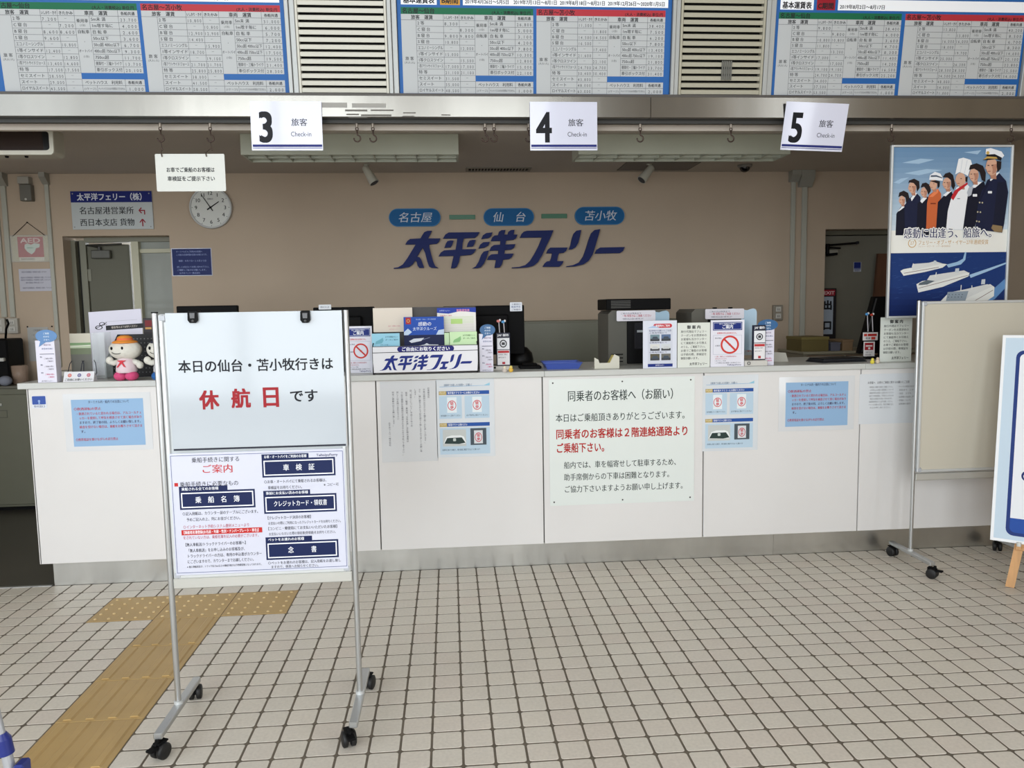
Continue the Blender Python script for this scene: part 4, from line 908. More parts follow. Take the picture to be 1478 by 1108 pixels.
for ch, (fn, polys) in Lt.items():
    b = MB()
    for pts in polys:
        W3 = [PX(*fn(x_, y_), YL) for x_, y_ in pts]; LOGOP.append(W3)
        b.prism([(p[0]-o.location.x, p[1]-o.location.z) for p in W3], YL-WY, 0.0, M(LOGO, .6, spec=.15))
    b.build('letter', o)
def pill(u0, v0, u1, v1, t, label, gap=1.0):
    x, w, z, h = spx(u0, v0, u1, v1, YL)
    o = thing('route_pill', label, 'sign', (x, WY, z)); b = MB()
    def pp(ins):
        r = h/2-ins; return [(w-h/2+r*cos(radians(a)), h/2+r*sin(radians(a))) for a in range(-90, 91, 12)]+[(h/2+r*cos(radians(a)), h/2+r*sin(radians(a))) for a in range(90, 271, 12)]
    b.prism(pp(0), -.02, 0, M((70, 130, 176), .5, spec=.2)); b.build('plate', o)
    b = MB(); b.prism(pp(.005), -.0215, -.02, M((22, 92, 146), .55, spec=.2)); b.build('face', o)
    s = Sheet(w, h, u1-u0, v1-v0); s.text(t, (u1-u0)/2, 5.0, 15.5, (196, 204, 212), .008, al='c', fit=(u1-u0)*.66, shear=.18, res=3, L=1); s.mb.build('lettering', o, (0, -.0215, 0))
pill(561, 300.5, 636, 326.5, '名古屋', 'blue oval route pill with three characters, first in the row over the company name')
pill(698, 300, 771, 325.5, '仙　台', 'blue oval route pill in the middle between two green dashes')
pill(830, 298, 902, 324, '苫小牧', 'blue oval route pill at the end of the row, nearest the surveillance dome')
for (u0, v0, u1, v1, l) in ((648.5, 309.5, 686, 316, 'green dash on the wall between the first and middle route pills'), (782, 308, 819, 314.5, 'green dash on the wall between the middle and last route pills')):
    x, w, z, h = spx(u0, v0, u1, v1, YL); b = MB(); b.cbox(0, w, -.012, 0, 0, h, M((58, 116, 86), .4), .001); tag(b.build('route_dash', None, (x, WY, z)), l, 'sign')
# AED bag sign
x, w, z, h = spx(17, 340, 71, 377, WF-.006)
s = Sheet(w, h, 54, 37, gloss=.3)
s.rect(9, 1.5, 46, 31, (176, 52, 54)); s.rect(10, 31, 46, 36.5, (216, 206, 190)); s.text('AED', 13, 1.8, 9.5, (226, 200, 190), .02, fit=29)
s.poly([(19, 13), (23, 11), (28, 13), (33, 11), (41, 12), (40, 17), (35, 18), (33, 23), (28, 27), (22, 23), (18.5, 18)], (208, 216, 204), 3); s.line(22, 17.5, 31, 17.5, 2, (150, 176, 158), 4)
s.text('自動体外式除細動器', 12, 32.2, 3, (90, 80, 70), .01, fit=20)
o = s.put('aed_sign', 'red AED sign with white heart in a clear hanging pouch', 'sign', (x, WY-.008, z), paper=(192, 180, 150), th=.002)
b = MB(); px_, pz_ = .265/2-.0, .105
b.tube([(.012, 0, h-.004), (w*.46, .002, h+.098), (w*.93, 0, h-.004)], .0022, BLACKM, n=6); b.lathe([(0, -.004), (.005, -.002), (.005, .004)], BLACKM, (w*.46, 0, h+.098), 8, 'y'); b.build('cord', o)
b = MB(); b.box(-.008, w+.006, -.0032, -.003, -.006, h+.004, ACRYL); b.build('pouch', o)
# memo below it
s = wsheet(28, 388, 75, 420); 
for k, (y_, x_, w_) in enumerate(((3, 4, 36), (11, 2, 44), (14.5, 2, 43), (18.5, 9, 26), (26, 4, 42))): s.text('自動体外式除細動器は一階事務所に設置しております', x_, y_, 2.6, (112, 112, 130), .01, fit=w_)
on_wall(s, 28, 388, 75, 420, 'memo_sheet', 'small white memo sheet pinned under the AED sign', 'notice', paper=(190, 190, 200), th=.001)
s = wsheet(43, 472, 73, 521)
s.text('ご利用案内', 8, 3, 3, (90, 90, 100), .01, fit=14); s.lines(['・受付時間', '・窓口番号', '・お問い合わせ'], 5, 10, 2.4, 6, (120, 120, 126))
o = on_wall(s, 41, 472, 73, 521, 'pinned_sheet', 'grey paper sheet pinned to the wall behind the tall standing leaflet', 'notice', paper=(176, 176, 172), th=.001)
b = MB()
for px_ in (.004, .182): b.lathe([(0, -.006), (.0055, -.004), (.005, 0)], BLACKM, (px_, 0, .262), 8, 'y')
b.build('pin', o)
# conduits with their box covers, and outlets
def conduit(u, wd, vb, vt=252, cover=None, label=''):
    X, _ = PX(u, 350, WY-.02); X = round(X, 3); _, zb = PX(u, vb, WY-.02)
    o = thing('cable_conduit', label, 'conduit', (X, WY, zb)); b = MB(); b.cbox(-wd/2, wd/2, -.018, 0, 0, ZC-zb-.06, M((172, 172, 160), .45), .003); b.build('duct', o)
    if cover:
        cw, chh = cover; b = MB(); zt = ZC-zb
        b.add([(-cw/2, -.02, zt-chh), (cw/2, -.02, zt-chh), (cw/2, 0, zt-chh), (-cw/2, 0, zt-chh), (-cw/2, -.075, zt-chh*.4), (cw/2, -.075, zt-chh*.4), (-cw/2, -.075, zt), (cw/2, -.075, zt), (-cw/2, 0, zt), (cw/2, 0, zt)],
              [(0, 3, 2, 1), (0, 1, 5, 4), (4, 5, 7, 6), (6, 7, 9, 8), (0, 4, 6, 8, 3), (1, 2, 9, 7, 5)], M((150, 148, 138), .45)); b.build('cover', o)
    return o
conduit(1144.5, .036, 520, cover=(.075, .085), label='thin pale wall conduit nearer the middle of the wall, with a sloped cover')
conduit(1161, .042, 520, cover=(.11, .125), label='wider pale wall conduit beside the right doorway, with a large sloped cover')
conduit(9.5, .036, 458, cover=(.066, .09), label='pale conduit running down into the left outlet box pair')
conduit(72, .03, 530, cover=(.045, .08), label='thin mauve grey conduit beside the left doorway')
conduit(-3, .04, 458, label='pale conduit at the far left edge above the outlet')
def outlet(u0, v0, u1, v1, label, mt):
    x, w, z, h = spx(u0, v0, u1, v1, WY-.02)
    o = thing('wall_outlet', label, 'outlet', (x, WY, z)); b = MB(); b.cbox(0, w, -.035, 0, 0, h, mt, .003); b.build('box', o)
    for k in (0, 1):
        b = MB(); b.cbox(w*.22, w*.78, -.040, -.035, h*(.12+.44*k), h*(.44+.44*k), M((196, 194, 186), .4), .002)
        for sx in (-.006, .006): b.box(w/2+sx-.0015, w/2+sx+.0015, -.0405, -.040, h*(.2+.44*k), h*(.34+.44*k), BLACK)
        b.build('socket', o)
outlet(1115.5, 440, 1129, 462, 'brushed metal wall outlet left of the two right-hand conduits', M((160, 156, 146), .35, .7))
outlet(11, 459, 27, 481, 'grey surface outlet box on the far left wall, the full one', M((176, 172, 162), .45))
outlet(-8, 459, 8.5, 481, 'grey outlet box cut by the left edge of the picture', M((176, 172, 162), .45))
# emergency buzzer box
x, w, z, h = spx(29, 266, 46, 290, WY-.04)
o = thing('intercom_box', 'small grey speaker box high on the wall above the AED sign', 'speaker', (x, WY, z)); b = MB(); b.cbox(0, w, -.05, 0, 0, h, M((112, 110, 102), .4, .3), .004); b.build('body', o)
b = MB(); b.cbox(-.005, w*.9, -.06, 0, h+.002, h+.055, M((160, 156, 146), .45), .003); b.build('cover', o)
b = MB(); b.cyl((w*.5, -.052, .012), (w*.5, -.05, .012), .008, M((200, 200, 190), .4)); b.build('button', o)
# sticker and things behind the right doorway
x, w, z, h = spx(1232, 378, 1243, 392, WY+.148)
s = Sheet(w, h, 11, 14); s.rect(.6, .3, 10.4, 9, (24, 40, 110)); s.rect(.6, 9.4, 10.4, 10.6, (60, 76, 140)); s.text('事務所', 1.2, 11, 2.6, (70, 80, 120), .02, fit=8)
s.put('door_sticker', 'blue and white sticker on the grey door of the right doorway', 'sticker', (x, WY+.148, z), paper=(176, 180, 190), th=.0006)
x, w, z, h = spx(1185, 416, 1206.5, 505, WY+.06)
s = Sheet(w, h, 22, 89, gloss=.3)
s.rect(1, 2, 20, 10.5, (140, 30, 44)); s.text('EXIT', 3, 3, 6.5, (206, 176, 176), .02, fit=16); s.rect(1, 12, 17.5, 66, (150, 160, 172)); s.text('出', 2.4, 17, 14, (24, 26, 32), .04); s.text('口', 2.4, 46, 14, (24, 26, 32), .04)
s.put('exit_sign', 'black standing exit sign with red header and characters inside the right doorway', 'sign', (x, WY+.06, z), paper=(22, 22, 28), th=.03)
b = MB(); x, w, z, h = spx(1256, 366, 1288, 470, WY+.1); 
b.add([(0, 0, 0), (w+.1, 0, 0), (w+.1, .03, 0), (0, .03, 0), (.055, .03, h), (w+.1, .03, h), (w+.1, .055, h), (.055, .055, h)], [(0, 3, 2, 1), (4, 5, 6, 7), (0, 1, 5, 4), (1, 2, 6, 5), (2, 3, 7, 6), (3, 0, 4, 7)], M((88, 54, 32), .5, noise=.2, scale=5, stretch=(6, 6, 1)))
tag(b.build('wooden_board', None, (x, WY+.06, z)), 'dark brown wooden board leaning against the right doorway door', 'board')

# ------------------------------------------------------------------ on the staff ceiling
def fixture(u0, u1, label):
    Y0 = .86; x0 = PX(u0, 222, Y0)[0]; x1 = PX(u1, 222, Y0)[0]; w = x1-x0; dp = .25; H = .122; z0 = ZC-H
    fmt = M((186, 190, 174), .45)
    o = thing('ceiling_light', label, 'lamp', (x0, Y0, z0))
    b = MB(); b.cbox(0, w, 0, .012, 0, H, fmt, .001); b.cbox(0, w, dp-.012, dp, 0, H, fmt, .001); b.box(0, .012, .012, dp-.012, 0, H, fmt); b.box(w-.012, w, .012, dp-.012, 0, H, fmt); b.box(0, w, 0, dp, H-.002, H, fmt); b.build('housing', o)
    b = MB(); b.box(.012, w-.012, dp/2-.003, dp/2+.003, .002, .05, fmt); b.build('centre_rib', o)
    lm = MB(); lm.box(-.002, .002, .012, dp-.012, .002, .05, fmt); me = lm.build('louvre_blade', mesh_only=True)
    for k in range(1, 10): link('louvre_blade', me, o, (w*k/10, 0, 0))
    for yy in (.065, dp-.065):
        b = MB(); b.cyl((.03, yy, .085), (w-.03, yy, .085), .014, M((206, 208, 204), .3), n=12); b.build('tube', o)
fixture(347.5, 662, 'long louvred fluorescent ceiling fixture, switched off, behind sign three')
fixture(835, 1141, 'long louvred fluorescent ceiling fixture, switched off, between signs four and five')
def spot(u, v, dirv, label):
    X, Y = PZ(u, v, ZC)
    o = thing('spotlight', label, 'lamp', (X, Y, ZC))
    b = MB(); b.lathe([(0, 0), (.022, 0), (.020, -.010), (0, -.012)], M((176, 174, 160), .4), n=16); b.tube([(0, 0, -.01), (0, 0, -.035), dirv[0]], .005, M((176, 174, 160), .4), n=8); b.build('bracket', o)
    p = Vector(dirv[0]); d = Vector(dirv[1]).normalized(); b = MB()
    b.cyl(p-d*.03, p+d*.10, .026, M((184, 182, 168), .4), r1=.036, n=20); b.cyl(p-d*.042, p-d*.03, .016, M((184, 182, 168), .4), r1=.026, n=20); b.cyl(p+d*.09, p+d*.1005, .031, M((60, 58, 54), .5), n=20); b.build('lamp_head', o)
spot(529, 237, ((.005, 0, -.05), (.45, -.15, -.8)), 'white ceiling spotlight aimed down, below the fixture of sign three')
spot(937, 236, ((0, 0, -.05), (-.62, -.2, -.72)), 'white ceiling spotlight aimed toward the wall name, nearest sign four')
X, Y = PZ(1075, 238, ZC)
o = thing('dome_camera', 'small dark surveillance dome on the ceiling near sign five', 'camera', (X, Y, ZC))
b = MB(); b.lathe([(0, 0), (.055, 0), (.055, -.012), (.046, -.020), (.040, -.020)], M((120, 116, 108), .4), n=24); b.build('base', o)
b = MB(); b.lathe([(.040, -.018), (.038, -.032), (.028, -.046), (.014, -.053), (0, -.055)], M((14, 14, 16), .08), n=24); b.build('dome', o)
x0, y0 = PZ(669, 248, ZC); x1, y1 = PZ(769, 240, ZC)
o = thing('ceiling_vent', 'narrow slotted air vent in the ceiling over the wall name', 'vent', (x0+.015, 1.97, ZC))
w, dp = x1-x0-.02, .155; vm = M((124, 116, 104), .5)
b = MB(); b.box(0, w, 0, .02, -.008, 0, vm); b.box(0, w, dp-.02, dp, -.008, 0, vm); b.box(0, .02, .02, dp-.02, -.008, 0, vm); b.box(w-.02, w, .02, dp-.02, -.008, 0, vm); b.build('frame', o)
b = MB(); b.box(.02, w-.02, .02, dp-.02, -.0015, -.0005, M((8, 7, 6), .9)); b.build('backing', o)
fm_ = MB(); fm_.box(-.004, .004, .02, dp-.02, -.007, -.002, vm); me = fm_.build('fin', mesh_only=True)
for k in range(1, 19): link('fin', me, o, (.02+(w-.04)*k/19, 0, 0))
# ceiling access panel
xa, ya = PZ(880, 245, ZC); b = MB(); hm = M((104, 98, 90), .7)
b.box(0, .55, 0, .32, -.004, 0, M((128, 122, 116), .85)); o = tag(b.build('access_panel', None, (1.42, 1.78, ZC)), 'flat square access panel in the ceiling behind the fixture nearest sign four', 'panel')
b = MB(); 
for a in ((-.006, 0, 0, .32), (.55, .556, 0, .32), (-.006, .556, -.006, 0), (-.006, .556, .32, .326)): b.box(a[0], a[1], a[2], a[3], -.005, 0, hm)
b.build('rim', o)
# black display unit hanging at the far left
YU = .42
x1, zt = PX(75, 183, YU); _, zb = PX(75, 223, YU)
o = thing('display_unit', 'white framed dark display unit hanging at the top left behind the beam', 'display', (x1-.62, YU, zb)); w, h = .62, zt-zb
wm = M((206, 204, 190), .4)
b = MB(); pts = []
for cx_, cz_, a0 in ((w-.022, h-.022, 0), (.022, h-.022, 90), (.022, .022, 180), (w-.022, .022, 270)):
    for k in range(6): a = radians(a0+18*k); pts.append((cx_+.022*cos(a), cz_+.022*sin(a)))
b.prism(pts, .012, .12, M((176, 172, 156), .45))
n = len(pts); inn = [(w/2+(p[0]-w/2)*(w/2-.020)/(w/2), h/2+(p[1]-h/2)*(h/2-.022)/(h/2)) for p in pts]
b.add([(p[0], 0, p[1]) for p in pts]+[(p[0], 0, p[1]) for p in inn]+[(p[0], .012, p[1]) for p in pts]+[(p[0], .010, p[1]) for p in inn], [f for i in range(n) for f in ([i, n+i, n+(i+1) % n, (i+1) % n], [i, (i+1) % n, 2*n+(i+1) % n, 2*n+i], [n+i, 3*n+i, 3*n+(i+1) % n, n+(i+1) % n])], wm); b.build('casing', o)
b = MB(); b.box(.018, w-.018, .008, .0115, .018, h-.018, M((50, 40, 36), .2)); b.box(w-.055, w-.018, .0065, .008, .018, h-.018, M((14, 12, 12), .3)); b.build('screen', o)
b = MB(); b.cbox(.0, w-.07, .03, .09, h, h+.028, M((120, 118, 112), .45), .003); b.cyl((.2, .06, h), (.2, .06, ZC-zb), .012, M((120, 118, 112), .45)); b.cyl((.45, .06, h), (.45, .06, ZC-zb), .012, M((120, 118, 112), .45)); b.build('bracket', o)
for xx in (w-.16, w-.26):
    b = MB(); b.lathe([(.010, 0), (.008, -.008), (0, -.009)], BLACKM, (xx, .04, 0), 10); b.build('foot', o)
# ------------------------------------------------------------------ things on the countertop
def base_y(u, v, Z=ZT): return max(.06, PZ(u, v, Z)[1])
def card(u0, v0, u1, v1, Y, cw=None, gloss=.3):
    """upright sheet standing on the counter at depth Y; height from its top edge"""
    xa, zt = PX(u0, v0, Y); xb, _ = PX(u1, v0, Y); h = zt-ZT
    return xa, xb-xa, h, Sheet(xb-xa, h, u1-u0, v1-v0, gloss=gloss)
def no_entry_card(u0, v0, u1, v1, Y, label):
    x, w, h, s = card(u0, v0, u1, v1, Y); W, H = u1-u0, v1-v0; k = W/48.0; m = H/68.0
    s.rect(3*k, 3*m, W-3*k, 15*m, (30, 46, 120)); s.frame(4*k, 4*m, W-4*k, 14*m, .5, (200, 206, 226), 2); s.text('ご案内', W/2, 6.5*m, 6.4*m, WHT, .02, al='c', sx=.85); s.text('窓口ご利用のお客様へ', W/2, 4.6*m, 2, WHT, .02, al='c', fit=W*.5)
    s.text('危険物の持込は出来ません。', W/2, 17.5*m, 3, (200, 70, 70), .02, al='c', fit=W*.62)
    s.frame(3.5*k, 22*m, W-3.5*k, 50*m, .35, (170, 174, 190)); s.text('禁止物品', 6*k, 25*m, 2.4, (90, 92, 110), .01); s.text('火薬類', 6*k, 36*m, 2.4, (90, 92, 110), .01)
    cx, cy, r = W*.57, 36*m, 13.2*k
    s.ring(cx, cy, r*.8, r, (206, 60, 54), 3, n=36); s.line(cx-r*.62, cy-r*.62, cx+r*.62, cy+r*.62, r*.2, (206, 60, 54), 4); s.text('×', cx, cy-4, 8, (150, 156, 170), 0, al='c', L=2)
    for q, t_ in enumerate(('・火薬、爆薬などの危険物は船内に', '　お持ち込みいただけません。', '・ガソリン、灯油', '・ご不明な点は係員へお尋ね下さい')): s.text(t_, 5*k, (52+3.1*q)*m, 2.2, (180, 70, 90) if q < 2 else (60, 62, 80), .01, fit=W*(.68, .4, .35, .8)[q])
    s.text('TaiheiyoFerry', W-4*k, H-4.2*m, 2.8, (40, 46, 100), .03, al='r', fit=W*.42)
    s.put('prohibition_card', label, 'sign', (x, Y, ZT), paper=(226, 226, 236), th=.003, coat=.5)
no_entry_card(497, 471, 536.5, 538, base_y(520, 538), 'standing card with a red prohibition ring, left of the brochure rack')
no_entry_card(1026, 462, 1074.5, 530, base_y(1050, 529.5), 'standing card with a red prohibition ring, in front of the second printer')
def guide_board(u0, v0, u1, v1, Y, label):
    x, w, h, s = card(u0, v0, u1, v1, Y); W, H = u1-u0, v1-v0
    s.text('御 案 内', W/2, H*.055, H*.085, (40, 42, 44), .03, al='c', fit=W*.42)
    for q, (t_, f_) in enumerate((('旅行代理店でフェリー', .8), ('クーポンをお買求めの', .8), ('お客様も当カウンター', .8), ('にて乗船券とお引換え', .8), ('のうえ、ご乗船下さい。', .8), ('お車でご乗船のお客様', .8), ('は手続の際、車検証を', .8), ('御提示願います。', .6))):
        s.text(t_, W*.1, H*(.165+.085*q), H*.062, (50, 56, 52), .012, fit=W*f_)
    s.text('太平洋フェリー', W*.92, H*.885, H*.07, (44, 50, 46), .02, al='r', fit=W*.55)
    s.put('guide_board', label, 'sign', (x, Y, ZT), paper=(220, 224, 216), th=.003)
guide_board(978, 466, 1025, 532.5, base_y(1000, 532), 'small white standing board of black text between the photo card and the prohibition card')
guide_board(1271.5, 458, 1317, 521.5, base_y(1290, 521.5), 'small white standing board of black text beside the empty whiteboard, under the crew poster')
# photo guide in an acrylic holder
Y = base_y(950, 531.5); x, w, h, s = card(928, 463, 977, 532, Y, gloss=.15)
s.rrect(15, 4.5, 42, 10.5, 3, (196, 50, 60)); s.text('乗船時のご案内', 18, 5.6, 3.6, WHT, .03, fit=21, L=3); s.poly([(6, 10.5), (16, 7), (24, 10.5)], (170, 190, 220), 2)
s.rect(7, 12, 43, 63, (206, 210, 222)); s.rect(7, 62.5, 43, 67, (30, 48, 124), 2); s.text('太平洋フェリー', 18, 63.3, 2.6, WHT, .02, L=3, fit=13)
s.text('駐車時のお願いとご注意', 9, 13, 3, (90, 94, 130), .02, fit=32)
for q in range(3):
    yy = 20+14*q; s.text('①②③'[q]+'車両甲板にて', 9, yy-3.6, 2.6, (60, 64, 96), .01, fit=26)
    for e in range(2):
        x0_ = 10.5+16*e; c_ = (((116, 140, 150), (92, 112, 146)), ((214, 214, 210), (206, 210, 214)), ((92, 88, 70), (110, 108, 100)))[q][e]
        s.rect(x0_, yy, x0_+13.5, yy+9.5, c_, 2); s.rect(x0_, yy+6, x0_+13.5, yy+9.5, (64, 66, 70), 3); s.poly([(x0_+2, yy+7), (x0_+4, yy+3), (x0_+10, yy+3), (x0_+12, yy+7)], (200, 202, 204) if q == 1 else (70, 80, 92), 4)
o = s.put('photo_guide', 'laminated guide card with six small photos standing in front of the first printer', 'sign', (x, Y, ZT), paper=(222, 226, 238), th=.002, coat=.7)

# tall leaflets with a blue speech bubble
def leaflet(u0, v0, u1, v1, label, yaw=0.0, sky=False, flip=False):
    Y = base_y((u0+u1)/2, v1); x, w, h, s = card(u0, v0, u1, v1, Y); W, H = u1-u0, v1-v0; bub = (86, 132, 184) if sky else (34, 92, 142)
    bt = H*.18
    s2 = Sheet(w, h, W, H, gloss=.3)
    s.text('乗船手続', W*.62, H*.27, 2.6, (110, 80, 120), .01, al='c'); s.text('安全のために', W*.62, H*.34, 2.8, (40, 70, 130), .03, al='c', maxw=W*.7)
    s.line(W*.2, H*.46, W*.95, H*.46, .8, (60, 66, 90))
    for q in range(3):
        s.text('例%d' % (q+1), W*.2, H*(.50+.15*q), 2.4, (50, 60, 100), .02)
        s.text('ご乗船の際に', W*.4, H*(.53+.15*q), 2.4, (190, 50, 110) if q == 2 else (110, 104, 120), .02, maxw=W*.5); s.text('ご確認を', W*.55, H*(.58+.15*q), 2.4, (190, 50, 110) if q == 2 else (110, 104, 120), .02, maxw=W*.4)
    s.text('太平洋フェリー', W*.2, H*.955, 2.4, (60, 62, 80), .02, maxw=W*.7)
    o = thing('tall_leaflet', label, 'leaflet', (x, Y, ZT), (0, 0, yaw)); b = MB()
    hb = h*.80; b.cbox(0, w, 0, w*.55, 0, hb, M((222, 220, 234), .4), .001); b.build('leaflet_body', o)
    s.mb.v = [v for v in s.mb.v]; s.mb.build('lettering', o)
    b = MB(); r = w*.56; cz = h-h*.12; cx = w*.62 if not flip else w*.45; pts = [(cx+r*1.0*cos(radians(a)), cz+h*.12*sin(radians(a))) for a in range(-70, 250, 16)]+[(cx-r*.75, cz-h*.20), (cx-r*.1, cz-h*.115)]
    b.prism(pts, -.003, -.001, M(bub, .4)); b.build('speech_bubble', o)
    sb = Sheet(w, h, W, H); 
    for q in range(3): sb.text('ご乗船のみなさまへ'[q*3:q*3+3], cx/w*W, H*(.05+.06*q), 3, (210, 224, 238), .03, al='c', L=1)
    sb.mb.build('caption', o, (0, -.0032, 0))
    return o
leaflet(49, 476, 77, 552, 'tall white standing leaflet with pale blue speech bubble at the left end of the counter', sky=True)
leaflet(691, 468, 711, 536, 'tall white leaflet with dark blue bubble next to the brochure rack')
leaflet(1092, 461, 1118, 527, 'tall white leaflet with blue bubble beside the second printer')
# narrow card stands
YB1 = base_y(718, 534); YB2 = base_y(1090, 528.5)
def card_stand(u0, v0, u1, v1, label, Y, z0):
    x, w, z_, h = spx(u0, v0, u1, v1, Y); h = z_+h-ZT-z0; s = Sheet(w, h, u1-u0, v1-v0, gloss=.3); W, H = u1-u0, v1-v0
    o = thing('card_stand', label, 'card stand', (x, Y, ZT+z0)); b = MB(); b.cbox(-.002, w+.002, .002, .018, 0, h, M((26, 30, 52), .35, spec=.3), .002); b.build('holder', o)
    s.text('JAF 優待', 1.5, H*.03, H*.085, WHT, .03, fit=W-3)
    s.rect(.8, H*.16, W-.6, H*.50, (228, 230, 234)); s.ring(W*.5, H*.33, W*.2, W*.28, (50, 52, 56), 2, n=20); s.rect(W*.38, H*.29, W*.62, H*.37, (60, 62, 66), 2)
    s.rect(.8, H*.52, W-.6, H*.97, (230, 228, 230)); s.rect(1.4, H*.54, W-1.2, H*.61, (190, 56, 60), 2); s.text('会員証ご提示', 2, H*.63, 2.2, (80, 80, 90), .01, fit=W*.7); s.text('割引あり', 2, H*.72, 2.2, (90, 90, 96), .01, fit=W*.6); s.rect(W*.4, H*.88, W*.62, H*.95, (176, 50, 60), 2)
    s.mb.build('lettering', o)
    return o, w, h, Y
card_stand(717, 480, 736, 525, 'narrow dark card stand with two white cards, behind the toy chicks by the brochure rack', YB1+.012, .0215)
card_stand(1087.5, 469, 1105, 520, 'narrow dark card stand with two white cards between the prohibition card and tall leaflet', YB2+.012, .0305)
def pen(u, v0, v1, Y, col, label):
    x, z1 = PX(u, v0, Y); x2, z0 = PX(u+1.5, v1, Y); o = thing('topper_pen', label, 'pen', (x2, Y, z0-.06))
    b = MB(); b.cyl((0, 0, 0), (x-x2, 0, z1-z0+.06-.012), .0028, M((190, 186, 190), .4), n=8); b.build('barrel', o)
    b = MB(); b.ell((x-x2-.003, 0, z1-z0+.055), (.010, .006, .008), M(col, .6), 12, 8); b.ell((x-x2+.006, 0, z1-z0+.060), (.006, .006, .007), M((226, 222, 222), .6), 10, 8); b.build('topper', o)
Yp = YB1+.03
pen(720, 462, 475, Yp, (214, 130, 124), 'pen with a pink toy topper in the card stand by the brochure rack')
pen(727, 463, 475, Yp, (84, 150, 200), 'pen with a light blue toy topper in the card stand by the brochure rack')
Yp = .365
pen(1252, 452, 468, Yp, (70, 150, 214), 'pen with a light blue toy topper in front of the tilted black monitor')
pen(1259, 453, 468, Yp, (186, 60, 40), 'pen with a red toy topper in front of the tilted black monitor')
b = MB(); b.cbox(0, .05, 0, .03, 0, .16, M((16, 16, 18), .4, spec=.3), .002); x, _ = PX(1250, 515, Yp); tag(b.build('pen_cup', None, (x-.012, .35, ZT)), 'slim black pen cup in front of the tilted black monitor', 'cup')
# little chicks
def chick(u, v, r, c1, c2, label):
    X, Y = PZ(u, v, ZT); o = thing('toy_chick', label, 'toy', (X, Y, ZT))
    b = MB(); b.ell((0, 0, r*.95), (r, r*.9, r), M(c1, .6), 16, 10); b.build('body', o)
    b = MB(); b.ell((0, -.002, r*2.1), (r*.68, r*.66, r*.68), M(c2, .6), 14, 10); b.build('head', o)
    b = MB(); b.cyl((0, -r*.6, r*2.05), (0, -r*.95, r*2.0), r*.2, M((230, 140, 60), .5), r1=.0005, n=8); b.build('beak', o)
chick(728.5, 537.5, .0125, (206, 196, 186), (226, 220, 196), 'white toy chick by the tall leaflet beside the brochure rack')
chick(737.5, 537, .0125, (226, 182, 70), (232, 214, 120), 'yellow toy chick right of the white toy chick')
chick(1259, 525, .0115, (220, 204, 70), (222, 210, 90), 'yellow green toy chick near the board below the crew poster')
chick(1266.5, 524.5, .0125, (214, 198, 176), (210, 192, 172), 'cream toy chick near the board below the crew poster')
x, w, h, s = card(711, 527, 736, 535, YB1); b = MB(); b.cbox(0, w, 0, .07, 0, .0212, M((206, 202, 196), .5), .002); b.cyl((.012, -.001, h*.5), (.012, .001, h*.5), .006, BLACK, n=12); tag(b.build('pen_box', None, (x, base_y(718, 534), ZT)), 'small cream box beside the toy chicks and brochure rack', 'box')

# brochure rack
Y = base_y(610, 541.5); x, w, h, _s = card(537, 500, 690, 541, Y)
o = thing('brochure_rack', 'black wire brochure rack with a white company name panel on the counter', 'rack', (x, Y, ZT)); DK = M((24, 24, 26), .45, spec=.3)
zt = PX(610, 443, Y+.12)[1]-ZT
b = MB(); b.box(.004, w-.004, .115, .12, .03, zt, M((58, 54, 52), .5)); b.build('back_panel', o)
b = MB()
for xx in (.004, w-.004): b.tube([(xx, -.004, .002), (xx, -.002, h+.006), (xx, .10, h+.03), (xx, .115, zt)], .003, DK, n=6); b.tube([(xx, -.006, .003), (xx, .13, .003)], .003, DK, n=6)
b.tube([(.004, .0, .016), (w-.004, .0, .016)], .003, DK, n=6); b.tube([(.004, .13, .016), (w-.004, .13, .016)], .003, DK, n=6); b.build('wire_frame', o)
b = MB(); b.box(.006, w-.006, .0, .11, .018, .022, DK); b.build('shelf', o)
b = MB(); b.cbox(0, w, -.006, 0, .010, h, M((222, 222, 226), .3), .001); b.build('front_panel', o)
s = Sheet(w, h, 153, 41, gloss=.3); s.line(0, 9.2, 153, 8.0, .9, (60, 60, 64)); s.frame(0, 0, 153, 40, .8, (50, 50, 54))
s.rrect(36, .9, 118, 8.6, 3.8, (30, 30, 110), 2); s.text('ご自由にお取りください', 77, 1.6, 6.2, WHT, .03, al='c', fit=70, L=3)
xs = [p[0] for P_ in LOGOP for p in P_]; zs = [p[1] for P_ in LOGOP for p in P_]; ax, bx, az, bz = min(xs), max(xs), min(zs), max(zs)
for P_ in LOGOP: s.poly([(10+(p[0]-ax)/(bx-ax)*134, 35.6-(p[1]-az)/(bz-az)*22.5) for p in P_], (28, 44, 124), 2)
s.mb.build('lettering', o, (0, -.0062, 0))
def brochure(u0, v0, u1, v1, Y, label, paper, draw, th=.004):
    x, w, z, h = spx(u0, v0, u1, v1, Y); s = Sheet(w, h, u1-u0, v1-v0, gloss=.25); draw(s, u1-u0, v1-v0)
    s.put('brochure', label, 'brochure', (x, Y, z), paper=paper, th=th)
def d_cream(s, W, H): s.text('船内・営業のご案内', W*.38, H*.72, 2.4, (200, 130, 140), .01, fit=W*.3); s.text('太平洋フェリー', W*.4, H*.86, 2, (200, 150, 150), .01, fit=W*.25)
